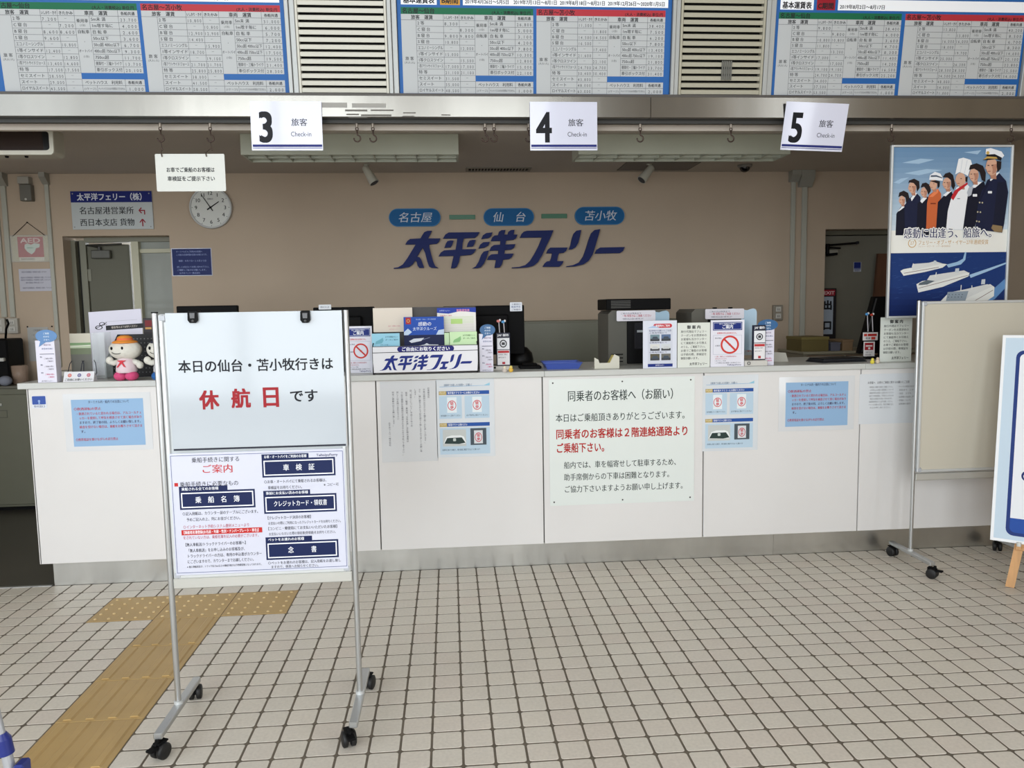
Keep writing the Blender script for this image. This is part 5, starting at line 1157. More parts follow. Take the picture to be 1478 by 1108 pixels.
def d_blue(s, W, H):
    s.rect(0, 0, W, H*.60, (36, 78, 168)); s.rect(0, H*.6, W, H, (20, 30, 70)); s.poly([(0, H*.5), (W*.1, H*.38), (W*.2, H*.5), (W*.1, H*.6), (0, H*.6)], (190, 208, 230), 2); s.poly([(W*.8, H*.6), (W*.86, H*.45), (W, H*.42), (W, H*.6)], (190, 208, 230), 2)
    s.rrect(W*.05, H*.02, W*.18, H*.24, 1, (170, 50, 50), 3); s.ring(W*.115, H*.13, 1.6, 2.4, (206, 170, 110), 4, n=14)
    s.text('感動の', W*.52, H*.16, H*.15, WHT, .012, al='c', shear=.1); s.text('太平洋クルーズ', W*.52, H*.33, H*.13, (210, 222, 240), .006, al='c', fit=W*.6); s.text('名古屋・仙台・苫小牧航路', W*.3, H*.06, 2, (170, 190, 220), .01, fit=W*.5)
    s.poly([(W*.12, H*.80), (W*.24, H*.72), (W*.5, H*.70), (W*.42, H*.80), (W*.18, H*.86)], (214, 218, 226), 3); s.line(W*.45, H*.76, W*.64, H*.69, .5, (150, 160, 190), 3)
    s.poly([(W*.3, H*.97), (W*.5, H*.92), (W*.56, H*.87), (W*.62, H*.92), (W*.85, H*.93), (W*.82, H)], (214, 218, 226), 3)
def d_table(s, W, H):
    s.poly([(0, 0), (W, 0), (W, H*.2), (W*.6, H*.14), (W*.3, H*.24), (0, H*.2)], (36, 62, 160)); s.text('旅客運賃表', W*.5, H*.05, H*.12, (236, 150, 170), .02, fit=W*.34); s.text('太平洋フェリー', W*.06, H*.08, 2.4, (190, 206, 236), .01, fit=W*.28)
    for q in range(12): s.rect(W*.08, H*(.36+.05*q), W*.94, H*(.375+.05*q), (196, 190, 180) if q > 5 else (190, 206, 160), 1)
    s.rect(W*.35, H*.45, W*.65, H*.66, (180, 214, 130), 2); s.text('空席表のご案内', W*.08, H*.28, 2.4, (200, 90, 90), .01)
def d_ticket(s, W, H): s.poly([(W*.15, H*.6), (W*.3, H*.45), (W*.4, H*.32), (W*.42, H*.55), (W*.36, H*.75), (W*.12, H*.8)], (110, 170, 186)); s.text('太平洋運航カレン', W*.48, H*.2, H*.14, (50, 100, 120), .01, fit=W*.46); s.text('ダーのご案内', W*.48, H*.42, H*.14, (50, 100, 120), .01, fit=W*.46); s.text('お申し込み書', W*.3, H*.82, H*.1, (70, 120, 140), .01)
def d_ticket2(s, W, H): s.poly([(W*.15, H*.6), (W*.3, H*.45), (W*.4, H*.32), (W*.42, H*.55), (W*.36, H*.75), (W*.12, H*.8)], (140, 190, 130)); s.text('太平洋運航カレン', W*.48, H*.2, H*.14, (60, 110, 60), .01, fit=W*.46); s.text('ダーのご案内', W*.48, H*.42, H*.14, (60, 110, 60), .01, fit=W*.46)
brochure(538.5, 444, 595.5, 479, Y+.095, 'cream envelope at the top of the brochure rack', (216, 206, 192), d_cream)
brochure(631, 444, 687, 479, Y+.095, 'blue and white fare leaflet with green columns at the top of the brochure rack', (224, 222, 216), d_table)
brochure(583, 457, 641, 500.5, Y+.06, 'navy cruise brochure with two white ships in the middle of the brochure rack', (36, 78, 168), d_blue)
brochure(536.5, 481, 577, 500, Y+.035, 'light blue leaflet at the end of the rack nearest the prohibition card', (150, 204, 224), d_ticket)
brochure(649, 478.5, 688.5, 498, Y+.035, 'pale green leaflet on the rack below the fare leaflet', (196, 226, 176), d_ticket2)
brochure(641.5, 480, 648.6, 498, Y+.04, 'narrow strip of pale green leaflet beside the navy brochure', (186, 214, 170), lambda s, W, H: None)

# monitors and printers
def monitor(u0, v0, u1, v1, Y, label, yaw=0.0, skirt=True, z0=None):
    x, w, z, h = spx(u0, v0, u1, v1, Y); base = ZT if z0 is None else z0
    o = thing('monitor', label, 'monitor', (x+w/2, Y, base), (0, 0, yaw)); zt = z+h-base; zb = max(z-base, .02)
    b = MB(); b.cbox(-w/2, w/2, 0, .035, zb, zt, M((8, 8, 9), .6, spec=.1), .004); b.cbox(-w*.3, w*.3, -.03, 0, zb+.04, zt-.05, M((11, 11, 12), .6, spec=.1), .008); b.build('housing', o)
    b = MB(); b.cbox(-.045, .045, -.05, -.02, .01, zb+.14, M((18, 18, 19), .5, spec=.3), .006); b.build('stand_neck', o)
    b = MB(); b.lathe([(0, 0), (.115, 0), (.115, .006), (.10, .012), (0, .014)], M((20, 20, 21), .4, spec=.3), (0, -.03, 0), 28); b.build('stand_base', o)
    return o
monitor(256, 441, 344, 505, .45, 'black monitor back behind the front whiteboard, on the far side of its left clip')
monitor(453, 443, 541, 510, .45, 'black monitor back between the front whiteboard and the brochure rack')
Y = .42
mo = monitor(640, 441, 757, 512, Y, 'large black monitor back behind the brochure rack and card stand', 0.0)
x, w, z, h = spx(736, 436, 753.5, 449, Y-.012); s = Sheet(w, h, 18, 13); s.text('３番窓口', 2, 1.5, 2.6, (70, 76, 100), .02, fit=14); s.text('係員不在', 2, 5, 3.2, (60, 90, 140), .02, fit=14); s.text('ご利用中', 2, 9.3, 2.6, (70, 76, 100), .02, fit=14)
s.put('label_card', 'small white label card on the corner of the large black monitor', 'label', (x, Y-.012, z), paper=(216, 220, 228), th=.001, r=.004)
x, w, z, h = spx(460, 439.5, 478, 446.5, .44); s = Sheet(w, h, 18, 7); s.text('窓口２', 2, 2, 3, (90, 96, 110), .02, fit=14)
s.put('label_card', 'small white label card on top of the black monitor beside the front whiteboard', 'label', (x, .438, z), paper=(206, 210, 214), th=.001, r=.003)
X, Y_ = PZ(757, 530, ZT); b = MB()
b.lathe([(0, 0), (.08, 0), (.08, .03), (.072, .07), (.045, .10), (0, .112)], M((10, 10, 11), .45, spec=.2), n=28); tag(b.build('handset_dock', None, (.495, .555, ZT)), 'rounded black dock right of the large black monitor', 'device')
b = MB(); b.cbox(0, .12, 0, .09, 0, .018, BLACKM, .006); b.cbox(.02, .10, .02, .07, .018, .03, BLACKM, .005); tag(b.build('card_reader', None, (PX(750, 532, .2)[0], .20, ZT)), 'flat black card reader by the blue tray', 'device')
# blue tray
xa, ya = PZ(791, 533.5, ZT); xb, yb = PZ(837, 533, ZT); o = thing('coin_tray', 'shallow blue plastic tray on the counter', 'tray', ((xa+xb)/2, ya+.09, ZT)); hw = (xb-xa)/2
BT = M((70, 92, 172), .35); b = MB(); H = .034
b.box(-hw, hw, -.07, .07, 0, .004, BT); b.build('base', o)
b = MB(); X1, Y1_ = hw+.018, .088
q = [(-hw, -.07, .0), (hw, -.07, .0), (hw, .07, .0), (-hw, .07, .0), (-X1, -Y1_, H), (X1, -Y1_, H), (X1, Y1_, H), (-X1, Y1_, H)]
q2 = [(a*.97, b_*.95, c+.002 if c == 0 else c) for a, b_, c in q]
b.add(q+q2, [(0, 1, 5, 4), (1, 2, 6, 5), (2, 3, 7, 6), (3, 0, 4, 7), (8, 12, 13, 9), (9, 13, 14, 10), (10, 14, 15, 11), (11, 15, 12, 8), (4, 5, 13, 12), (5, 6, 14, 13), (6, 7, 15, 14), (7, 4, 12, 15)], BT); b.tube([(-X1, -Y1_, H), (X1, -Y1_, H), (X1, Y1_, H), (-X1, Y1_, H)], .0035, M((84, 106, 186), .35), n=6, closed=True); b.build('rim', o)
# paper holder
xa, ya = PZ(858, 532, ZT); o = thing('slip_holder', 'low clear and cream slip holder with a yellow pad beside the first printer', 'holder', (xa, ya, ZT)); w = PX(894, 530, ya)[0]-xa
b = MB(); b.prism([(0, 0), (w, 0), (w, .062), (w*.8, .075), (w*.62, .030), (w*.2, .030), (w*.16, .048), (0, .06)], 0, .003, M((206, 204, 190), .25)); b.box(0, w, .003, .08, 0, .004, M((206, 204, 190), .25)); b.build('holder_body', o)
b = MB(); b.add([(w*.55, .02, .012), (w*.78, .02, .070), (w*.98, .02, .062), (w*.75, .02, .006), (w*.55, .06, .012), (w*.78, .06, .070), (w*.98, .06, .062), (w*.75, .06, .006)], [(0, 3, 2, 1), (4, 5, 6, 7), (0, 1, 5, 4), (1, 2, 6, 5), (2, 3, 7, 6), (3, 0, 4, 7)], M((206, 190, 110), .6)); b.build('pad', o)
def printer(u0, v0, u1, v1, Y, label, dark=True):
    x, w, z, h = spx(u0, v0, u1, v1, Y); H = z+h-ZT
    o = thing('ticket_printer', label, 'printer', (x, Y, ZT)); g = M((86, 85, 78), .5, spec=.3) if dark else M((92, 90, 82), .5, spec=.3)
    b = MB(); pts = [(0, 0), (w, 0), (w, H-.02), (w-.02, H), (.02, H), (0, H-.02)]; b.prism(pts, 0, .30, g); b.build('body', o)
    b = MB(); b.cbox(w*.30, w*.96, -.010, 0, .01, H-.045, BLACK, .003); b.cbox(w*.42, w*.62, -.014, -.010, H*.3, H-.07, M((34, 34, 38), .2), .002); b.box(w*.46, w*.56, -.016, -.014, H*.60, H*.64, M((150, 156, 160), .4)); b.build('front_cover', o)
    for k in range(3):
        b = MB(); b.box(w*.04, w*.24, -.001, 0, .02+k*.02, .026+k*.02, BLACK); b.build('slot', o)
    return o, x, w, H
o, x, w, H = printer(878, 447.5, 966, 532, .30, 'grey and black ticket printer with a black tray on top, behind the photo guide card')
b = MB(); T_ = Matrix.Rotation(radians(3), 4, 'Z'); DKB = M((8, 8, 9), .6, spec=.1); b.cbox(-.006, w+.012, 0, .26, 0, .062, DKB, .004); tr = tag(b.build('document_tray', None, (x-.006, .29, ZT+H+.002)), 'black document tray lying on top of the first ticket printer', 'tray')
b = MB()
for k in range(5): b.box(.02, .13, -.0015, 0, .012+k*.009, .016+k*.009, M((70, 70, 66), .5))
b.build('grille', tr)
def printer_label(u0, u1, v0, v1, Y, label):
    x, w, z, h = spx(u0, v0, u1, v1, Y); s = Sheet(w, h, 56, 15, gloss=.3); s.fx = lambda a, c: (a+(15-c)*-.0+(c/15)*2.2, c+a*.0)
    s.text('ご用の方は係員まで', 5, 2.6, 2.8, (90, 90, 110), .01, fit=30); s.text('一時 荷置きは ご遠慮 ください', 7, 5.4, 4, (176, 60, 80), .02, fit=42); s.text('危険物の持込みは固くお断り致します', 7, 10.6, 2.6, (90, 90, 110), .01, fit=30)
    s.put('slanted_label', label, 'label', (x, Y, z), (0, radians(0), 0), paper=(216, 214, 222), th=.002, r=.006)
printer_label(890, 946, 448, 463, .283, 'white label strip across the top of the first ticket printer')
def shield(u0, u1, v0, v1, Y, label):
    x, w, z, h = spx(u0, v0, u1, v1, Y); b = MB(); pts = [(0, 0), (w, 0), (w, h-.02), (w-.006, h-.006), (w-.02, h), (w*.55, h-.004), (w*.35, h-.010), (0, h-.004)]
    b.prism(pts, 0, .003, M((176, 206, 226), .15, alpha=.75)); o = tag(b.build('clear_shield', None, (x, Y, z)), label, 'shield'); return o
shield(943, 966, 448, 500, .285, 'pale blue translucent plate fixed on the corner of the first ticket printer')
o, x, w, H = printer(998, 445.5, 1074, 532, .30, 'grey ticket printer behind the standing prohibition card, without a tray on top', False)
for k, uu in enumerate((.48, .78)):
    b = MB(); b.cbox(w*uu, w*uu+.018, .05, .08, H, H+.008, BLACK, .002); b.build('latch', o)
printer_label(1018, 1074, 445.5, 460, .283, 'white label strip across the top of the second ticket printer')
shield(1070, 1092, 445, 505, .285, 'pale blue translucent plate fixed on the corner of the second ticket printer')
# small things around card stand 2
Y = base_y(1080, 520); x, w, h, s = card(1075, 504, 1087, 520, Y); s.rect(0, 0, 12, 1.5, (60, 70, 90)); s.text('受付中', 1.5, 4, 2.8, (70, 76, 96), .02, fit=9); s.text('ご案内', 1.5, 8.5, 2.8, (170, 60, 60), .02, fit=9)
s.put('small_card', 'tiny grey card standing between the prohibition card and the narrow card stand', 'card', (x, Y+.01, ZT+.03), paper=(176, 186, 194), th=.02)
x, Y = PZ(1075, 528.5, ZT); x2, _ = PX(1108, 528, Y); b = MB(); b.cbox(0, x2-x, 0, .07, 0, .030, M((200, 198, 192), .5), .003); o = tag(b.build('tissue_box', None, (x, Y, ZT)), 'low whitish box under the narrow card stand by the prohibition card', 'box')
b = MB(); b.lathe([(.006, -.002), (.009, -.002), (.009, 0), (.006, 0), (.006, -.002)], RUBBER, (.022, 0, .016), 14, 'y'); b.build('ring_mark', o)

# right end of the counter
Y = 0.62; x, w, z, h = spx(1231, 428, 1296, 500, .5)
o = thing('monitor', 'tilted black monitor back standing behind the board below the crew poster', 'monitor', (x, .42, ZT))
zt = z+h-ZT; b = MB()
b.add([(0, 0, .03), (w, 0, .03), (w+.02, 0, zt), (.085, 0, zt), (0, .04, .03), (w, .04, .03), (w+.02, .04, zt), (.085, .04, zt)], [(0, 1, 2, 3), (7, 6, 5, 4), (0, 3, 7, 4), (1, 5, 6, 2), (3, 2, 6, 7), (0, 4, 5, 1)], M((9, 9, 10), .6, spec=.1)); b.build('housing', o)
b = MB(); b.add([(.012, -.004, .04), (.022, -.004, .04), (.10, -.004, zt-.01), (.09, -.004, zt-.01)], [(0, 1, 2, 3)], M((52, 52, 54), .35)); b.build('edge_strip', o)
b = MB(); b.cbox(w*.4, w*.6, -.03, 0, 0, .14, BLACKM, .004); b.cbox(w*.2, w*.8, -.10, .06, 0, .014, BLACKM, .004); b.build('stand', o)
def mini_card(u0, v0, u1, v1, Y, label, draw):
    x, w, z, h = spx(u0, v0, u1, v1, Y); s = Sheet(w, h, u1-u0, v1-v0); draw(s, u1-u0, v1-v0); s.put('payment_card_sign', label, 'sign', (x, Y, z), paper=(218, 214, 212), th=.0015)
mini_card(1245.5, 479.5, 1267, 491, .3485, 'small white and red payment sign on the tilted monitor, the upper one', lambda s, W, H: (s.rect(1.5, 2, 6, 5.5, (186, 60, 50)), s.rect(7, 2, 20, 5.5, (170, 44, 40)), s.text('取扱', 4, 6.5, 3.6, (60, 60, 66), .02), s.rect(12, 6.5, 18, 10.5, (186, 60, 50))))
mini_card(1246.5, 493, 1262.5, 514, .3485, 'small white and dark red card on the tilted monitor, the lower one', lambda s, W, H: (s.rect(1.5, 1.5, 14, 12, (150, 36, 44)), s.rect(3, 5, 12.5, 7, (220, 210, 210), 2), s.disc(8, 9.5, 1.6, (220, 214, 214), 2), s.text('ご利用できます', 2, 14, 2.4, (90, 90, 96), .01, fit=11), s.text('会員の皆様', 2, 17.5, 2.4, (90, 90, 96), .01, fit=9)))
X, Y = PZ(1188, 524, ZT); b = MB(); b.T = Matrix.Rotation(radians(9), 4, 'Z')
for k in range(4): b.cbox(.004*k, .28-.006*k, .003*k, .16-.004*k, .006*k, .006*k+.005, M(((40, 42, 46), (30, 32, 36), (52, 54, 58), (24, 25, 28))[k], .4, spec=.3), .001)
b.T = None; tag(b.build('keyboard_tray', None, (X, Y, ZT)), 'flat dark keyboard tray lying before the tilted black monitor', 'keyboard')
X, Y = PZ(1122, 524, ZT); b = MB(); b.T = Matrix.Rotation(radians(-12), 4, 'Z'); b.prism([(0, 0), (.10, 0), (.085, .05), (.02, .055)], 0, .04, M((178, 176, 166), .6)); b.T = None
tag(b.build('tape_dispenser', None, (X+.01, Y+.12, ZT)), 'pale grey tape dispenser right of the tall leaflet by the second printer', 'dispenser')
# side cabinet and boxes behind the right end
x0, _ = PX(1162, 506, 1.55); x1, _ = PX(1300, 506, 1.55); zt = PX(1200, 507, 1.55)[1]
cb = thing('side_cabinet', 'low cream cabinet behind the right end of the counter carrying three boxes', 'cabinet', (x0, 1.55, 0)); w = x1-x0+.2
b = MB(); b.cbox(0, w, .02, .45, 0, zt-.02, M((140, 132, 112), .5), .003); b.build('body', cb)
b = MB(); b.cbox(-.01, w+.01, 0, .46, zt-.02, zt, M((152, 146, 126), .45), .003); b.build('top', cb)
for k in range(3): 
    b = MB(); b.cbox(.02+k*(w-.03)/3, (k+1)*(w-.03)/3, 0.004, .02, zt-.20, zt-.03, M((110, 84, 60), .5), .003); b.cyl((.02+(k+.5)*(w-.03)/3-.03, -.004, zt-.06), (.02+(k+.5)*(w-.03)/3+.03, -.004, zt-.06), .005, ALU, n=8); b.build('drawer', cb)
def crate(u0, v0, u1, v1, Y, d, col, label, lid=None):
    x, w, z, h = spx(u0, v0, u1-1, v1, Y); x += .006; w -= .006; o = thing('storage_box', label, 'box', (x, Y, zt)); H = z+h-zt; b = MB(); b.cbox(0, w, 0, d, 0, H*.82, M(col, .6), .002); b.build('box_body', o)
    b = MB(); b.cbox(-.004, w+.004, -.004, d+.004, H*.8, H, M(lid or col, .6), .002); b.build('lid', o); return x, w, H
crate(1156, 486, 1197, 504, 1.60, .26, (104, 92, 48), 'olive lidded storage box on the low cabinet, under the standing exit sign', (122, 110, 60))
crate(1198.5, 494, 1214, 506, 1.60, .2, (92, 94, 108), 'blue grey storage box in the middle of the low cabinet')
crate(1215, 490, 1232, 506, 1.60, .2, (136, 112, 84), 'tan storage box on the low cabinet beside the tilted monitor')
# grey green cabinet against the back wall, centre
x0, zt2 = PX(745, 464, 1.9); x1, _ = PX(985, 464, 1.9)
cb = thing('steel_cabinet', 'grey green steel cabinet against the back wall between the monitor and the printers', 'cabinet', (x0, 1.9, 0)); w = x1-x0; gm = M((116, 116, 100), .45, noise=.04, scale=2)
b = MB(); b.cbox(0, w, .02, .298, .03, zt2, gm, .004); b.build('body', cb)
for k in range(2):
    b = MB(); b.cbox(.006+k*w/2, (k+1)*w/2-.006, 0, .02, .05, zt2-.012, gm, .003); d_ = b.build('door', cb)
    b = MB(); b.cbox(w/2-.06 if k == 0 else w/2+.04, w/2-.04 if k == 0 else w/2+.06, -.008, 0, .62, .74, ALU, .002); b.build('handle', d_)

# ------------------------------------------------------------------ left end of the counter
Y = base_y(115, 551.5); x, w, h, s = card(90, 537, 134, 551.5, Y)
s.disc(8.5, 4.5, 2.7, (206, 84, 60)); s.disc(22.5, 4.5, 2.7, (50, 56, 130)); s.disc(36, 4.5, 2.7, (176, 52, 84))
for cx_ in (8.5, 22.5, 36): s.ring(cx_, 4.5, .9, 1.5, (226, 214, 214), 2, n=12)
s.text('ご自由にお使いください', 2, 9, 4, (40, 42, 46), .02, fit=40)
b = MB(); b.add([(0, 0, 0), (w, 0, 0), (w, .02, h), (0, .02, h), (0, .045, 0), (w, .045, 0)], [(0, 1, 2, 3), (3, 2, 5, 4), (0, 3, 4), (1, 5, 2), (0, 4, 5, 1)], M((218, 218, 222), .4))
o = tag(b.build('table_sign', None, (x, Y, ZT)), 'small white tent sign with three round marks before the reading glasses', 'sign'); lt = s.mb.build('lettering', o, (0, -.0008, 0), (radians(-math.degrees(math.atan2(.02, h))), 0, 0))
# reading glasses stand
def glasses(u, label, Y, lean):
    X, z = PX(u, 515, Y); o = thing('reading_glasses', label, 'glasses', (X, Y, ZT)); fm_ = M((44, 46, 60), .25, spec=.5)
    b = MB()
    for k in (-1, 1): b.tube([(k*.021+.017*cos(radians(a)), 0, .028+.013*sin(radians(a))) for a in range(0, 360, 24)], .0022, fm_, n=6, closed=True)
    b.tube([(-.006, 0, .03), (0, 0, .034), (.006, 0, .03)], .002, fm_, n=6)
    b.build('rims', o)
    for k in (-1, 1):
        b = MB(); b.tube([(k*.038, 0, .03), (k*.04, .01, .034), (k*.034+lean, .03, .085), (k*.025+lean, .035, .1)], .002, fm_, n=6); b.build('temple', o)
        b = MB(); b.lathe([(0, -.0004), (.0150, -.0004), (.0150, .0004), (0, .0004)], ACRYL, (k*.021, 0, .028), 16, 'y'); b.build('lens', o)
glasses(106, 'dark reading glasses behind the tent sign, the pair nearer the tall leaflet', Y+.06, .0)
glasses(125, 'dark reading glasses behind the tent sign, the pair nearer the orange hatted doll', Y+.07, -.005)
b = MB(); X, _ = PX(108, 540, Y+.14); x, w, z, h = spx(101, 481, 131, 512, Y+.12)
s = Sheet(w, z+h-ZT, 30, 60, gloss=.3); s.rect(0, 0, 30, 12, (196, 192, 176)); s.rect(0, 12, 30, 15, (120, 150, 110)); s.rect(0, 15, 30, 19, (176, 190, 160)); s.rect(0, 19, 30, 27, (110, 120, 96)); s.rect(0, 27, 30, 60, (104, 104, 98)); s.line(0, 17, 30, 15.5, .8, (220, 220, 210), 2)
s.put('photo_leaflet', 'standing leaflet with a faded green landscape photo behind the reading glasses', 'leaflet', (x, Y+.12, ZT), paper=(196, 196, 184), th=.002)
b = MB(); X, _ = PX(92, 530, .45); b.cbox(0, .10, 0, .12, 0, .03, M((170, 166, 156), .6), .004)
tag(b.build('tissue_pack', None, (PX(78, 530, .42)[0], .42, ZT)), 'flat whitish pack behind the tall leaflet at the left end', 'pack')
# clear acrylic case
x, w, z, h = spx(133, 480, 152, 538, Y+.12); o = thing('acrylic_case', 'clear acrylic holder standing beside the orange hatted doll', 'holder', (x, Y+.12, ZT)); H = z+h-ZT
b = MB(); b.box(0, .002, 0, .08, 0, H, ACRYL); b.box(w-.002, w, 0, .08, 0, H, ACRYL); b.box(.002, w-.002, 0, .002, 0, H, ACRYL); b.box(.002, w-.002, .078, .08, 0, H, ACRYL); b.build('walls', o)
b = MB(); b.box(0, w, 0, .08, -.0, .003, ACRYL); b.build('base', o)
# paper board with black strip, and perforated black stand
Yb_ = Y+.34
x, w, z, h = spx(131, 449, 208, 545, Yb_); o_s = Sheet(w, z+h-ZT, 77, 96, gloss=.3)
o_s.rect(24, 22, 79, 29, (34, 34, 38)); o_s.text('係員が戻るまでお待ちください', 32, 23.3, 4, (200, 190, 180), .02, fit=38, L=3)
for cx_, cy_, rx in ((19, 19, 4.5), (14, 24, 5.5), (24, 20, 2)): o_s.ring(cx_, cy_, rx*.72, rx, (44, 44, 48), 3, n=20, ky=.6)
o_s.line(10, 25, 26, 17, .8, (44, 44, 48), 3); o_s.line(24, 16, 70, 16, .3, (150, 150, 160), 2)
o_s.put('white_placard', 'large white placard with a black strip standing behind the plush dolls', 'sign', (x, Yb_, ZT), (radians(-6), radians(-3), 0), paper=(210, 208, 222), th=.004)
x, w, z, h = spx(150, 482, 246, 540, Y+.22); H = z+h-ZT
o = thing('perforated_stand', 'black perforated metal stand behind the plush dolls', 'stand', (x, Y+.22, ZT))
b = MB(); bk_ = M((16, 16, 18), .45, spec=.3); b.prism([(.0, .0), (w, 0), (w, H), (w*.22, H), (w*.0, H*.35)], 0, .004, bk_); b.box(0, w, .004, .10, 0, .004, bk_); b.build('plate', o)
b = MB(); hm_ = M((92, 92, 92), .5)
for ix in range(17):
    for iz in range(9):
        px_, pz_ = .03+ix*(w-.05)/16, .025+iz*(H-.05)/8
        if pz_ < H*.35+px_/(w*.22)*H*.6-.015: b.add([(px_+.0035*cos(radians(a)), -.0004, pz_+.0035*sin(radians(a))) for a in range(0, 360, 60)], [(0, 1, 2, 3, 4, 5)], hm_)
q = b.build('perforation', o); q['kind'] = 'stuff'
x, w, z, h = spx(207, 459, 224, 500, Y+.36); s = Sheet(w, h, 17, 41); s.rect(3, 3, 13, 12, (120, 40, 44)); s.rect(3, 13, 12, 16, (196, 150, 90))
s.put('dark_folder', 'dark folder with a red patch between the placard and the front whiteboard', 'folder', (x, Y+.36, z), paper=(36, 28, 32), th=.02)
# plush dolls (plain)
def doll(u, v, S, shirt, pants, hat, hatband, scarf, label, flipped=1):
    X, Yd = PZ(u, v, ZT); o = thing('plush_doll', label, 'plush doll', (X, Yd+.05, ZT)); wt = M((214, 212, 202), .9, noise=.05, scale=60, bump=.3)
    b = MB(); b.ell((0, 0, S*.66), (S*.335, S*.24, S*.225), wt, 28, 18); b.build('head', o)
    b = MB(); b.lathe([(S*.19, S*.17), (S*.215, S*.21), (S*.205, S*.30), (S*.17, S*.42), (S*.13, S*.50), (0, S*.52)], M(shirt, .85), n=24); b.build('shirt', o)
    for k in (-1, 1):
        b = MB(); b.ell((k*S*.115, -.01, S*.10), (S*.135, S*.16, S*.105), M(pants, .9, bump=.2, noise=.05, scale=60), 18, 12); b.build('leg', o)
        b = MB(); b.tube([(k*S*.13, 0, S*.42), (k*S*.24, -.01, S*.38), (k*S*.30, -.015, S*.42 if k < 0 else S*.34)], [S*.055, S*.06, S*.07], wt, n=12); b.ell((k*S*.31, -.017, S*.44 if k < 0 else S*.33), (S*.075, S*.07, S*.08), wt, 14, 10); b.build('arm', o)
        b = MB(); b.ell((k*S*.115-S*.09, -S*.232 if k > 0 else -S*.200, S*.70), (S*.024, S*.012, S*.036), BLACKM, 12, 8); b.build('eye', o)
    b = MB(); b.tube([(-S*.09+S*.11*cos(radians(a)), -S*.232+abs(cos(radians(a)))*S*.012, S*.635+S*.055*sin(radians(a))) for a in range(200, 341, 14)], S*.007, BLACKM, n=6); b.build('mouth', o)
    b = MB(); b.lathe([(0, S*.83), (S*.24, S*.80), (S*.26, S*.815), (S*.235, S*.84), (S*.15, S*.87), (S*.145, S*.93), (S*.08, S*.965), (0, S*.97)], M(hat, .85, noise=.08, scale=30), n=28); b.build('hat', o)
    b = MB(); b.lathe([(S*.155, S*.865), (S*.158, S*.89), (S*.15, S*.905)], M(hatband, .8), n=28); b.build('hat_band', o)
    b = MB(); b.prism([(-S*.11, S*.44), (S*.07, S*.44), (S*.0, S*.40), (S*.07, S*.29), (S*.02, S*.31), (-S*.02, S*.38), (-S*.10, S*.30), (-S*.13, S*.29), (-S*.05, S*.40)], -S*.205, -S*.165, M(scarf, .8)); b.build('neckerchief', o)
doll(178, 550, .235, (220, 200, 206), (206, 74, 122), (224, 140, 52), (226, 110, 70), (206, 52, 66), 'white plush doll with orange hat, red neckerchief and pink trousers')
doll(233, 550, .235, (218, 220, 226), (30, 92, 160), (40, 44, 60), (210, 214, 220), (40, 60, 120), 'white plush doll with blue trousers, half hidden by the front whiteboard')

# steel cupboard, cup and machine in the far left background
CX1 = -2.78; b_top = .90; Yc = 1.77
o = thing('steel_cupboard', 'dark olive steel cupboard in the far left background behind the counter end', 'cabinet', (-3.72, Yc, 0)); wc = .93; ol = M((98, 98, 82), .45, noise=.04)
b = MB(); b.cbox(0, wc, .015, .42, .03, b_top-.012, ol, .003); b.box(.02, wc-.02, .05, .40, 0, .03, BLACKM); b.build('body', o)
b = MB(); b.cbox(-.004, wc+.006, -.005, .425, b_top-.012, b_top+.006, M((92, 90, 80), .4), .003); b.build('top', o)
for k in range(2):
    b = MB(); b.cbox(.006+k*.465, .459+k*.465, 0, .015, .05, b_top-.055, ol, .003); dd = b.build('door', o)
    b = MB(); b.cbox(.12+k*.3, .33+k*.3, -.006, 0, b_top-.135, b_top-.115, M((176, 176, 168), .35, .5), .002); b.build('handle', dd)
    b = MB()
    b.frame = None; zz = b_top-.22
    for a in ((.16, .36, zz, zz+.004), (.16, .36, zz+.05, zz+.054), (.16, .164, zz, zz+.054), (.356, .36, zz, zz+.054)): b.box(a[0]+k*.3, a[1]+k*.3, -.0015, 0, a[2], a[3], M((70, 70, 58), .5))
    b.build('card_frame', dd)
zt3 = b_top+.0065
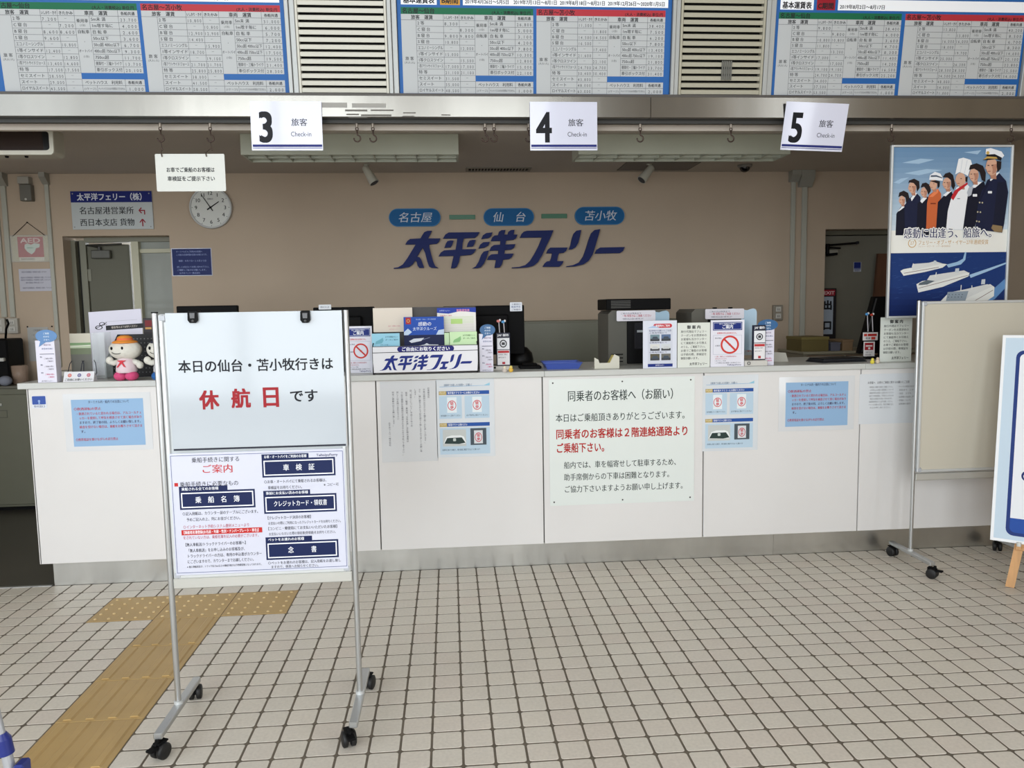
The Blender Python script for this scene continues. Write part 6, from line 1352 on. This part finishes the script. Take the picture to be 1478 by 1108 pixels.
x, _ = PX(17, 550, 1.9); b = MB(); b.lathe([(0, .002), (.046, .002), (.056, .135), (.0535, .135), (.044, .006), (0, .006)], M((196, 170, 150), .15, alpha=.35), n=24); tag(b.build('plastic_cup', None, (x+.062, 1.90, zt3)), 'translucent brownish plastic cup on the olive cupboard', 'cup')
b = MB(); b.ell((0, 0, .035), (.045, .04, .036), M((120, 124, 136), .7), 16, 10); tag(b.build('cloth_ball', None, (PX(13, 556, 1.83)[0]+.0, 1.79, zt3)), 'crumpled grey blue cloth beside the plastic cup', 'cloth')
o = thing('coffee_machine', 'black coffee machine at the far left edge on the olive cupboard', 'machine', (PX(14, 550, 1.85)[0]-.215, 1.88, zt3))
b = MB(); b.cbox(0, .20, 0, .22, 0, .33, BLACK, .01); b.build('body', o)
b = MB(); b.cbox(.05, .185, -.03, 0, .17, .195, M((190, 190, 184), .3), .004); b.build('spout', o)
b = MB(); b.tube([(.14, .1, .33), (.16, .08, .40), (.19, .06, .44), (.185, .05, .47)], .008, BLACK, n=8); b.build('lever', o)
b = MB(); b.ell((.07, -.03, .045), (.05, .04, .045), M((36, 28, 26), .5), 16, 10); b.build('drip_tray', o)

# stand foot with blue collar at the bottom left corner
Yq = -2.02; xa, za = PX(-2, 1040, Yq); xb, zb = PX(14, 1106, Yq)
o = thing('pole_stand', 'silver pole with a blue collar at the bottom left corner of the picture', 'stand', (xb, Yq, 0))
d = Vector((xa-xb, 0, za-zb)).normalized(); p = Vector((0, 0, zb)); lo = p-d*(zb-.012)/d.z*1.0
b = MB(); b.cyl(lo, p+d*.07, .0165, M((186, 190, 196), .35, .5), r1=.012, n=18); b.cyl(p+d*.085, p+d*.9, .009, M((186, 190, 196), .3, .6), n=16); b.build('pole', o)
b = MB(); BC = M((30, 44, 122), .35); b.cyl(p+d*.035, p+d*.075, .0185, BC, n=20); b.cyl(p+d*.075, p+d*.09, .0185, BC, r1=.011, n=20); b.build('collar', o)
b = MB(); b.cbox(lo.x-.02, lo.x+.045, -.05, .05, 0, .016, BC, .005); b.cbox(.018, .042, -.02, .02, .016, max(.03, zb+.012), BC, .004); b.build('foot', o)
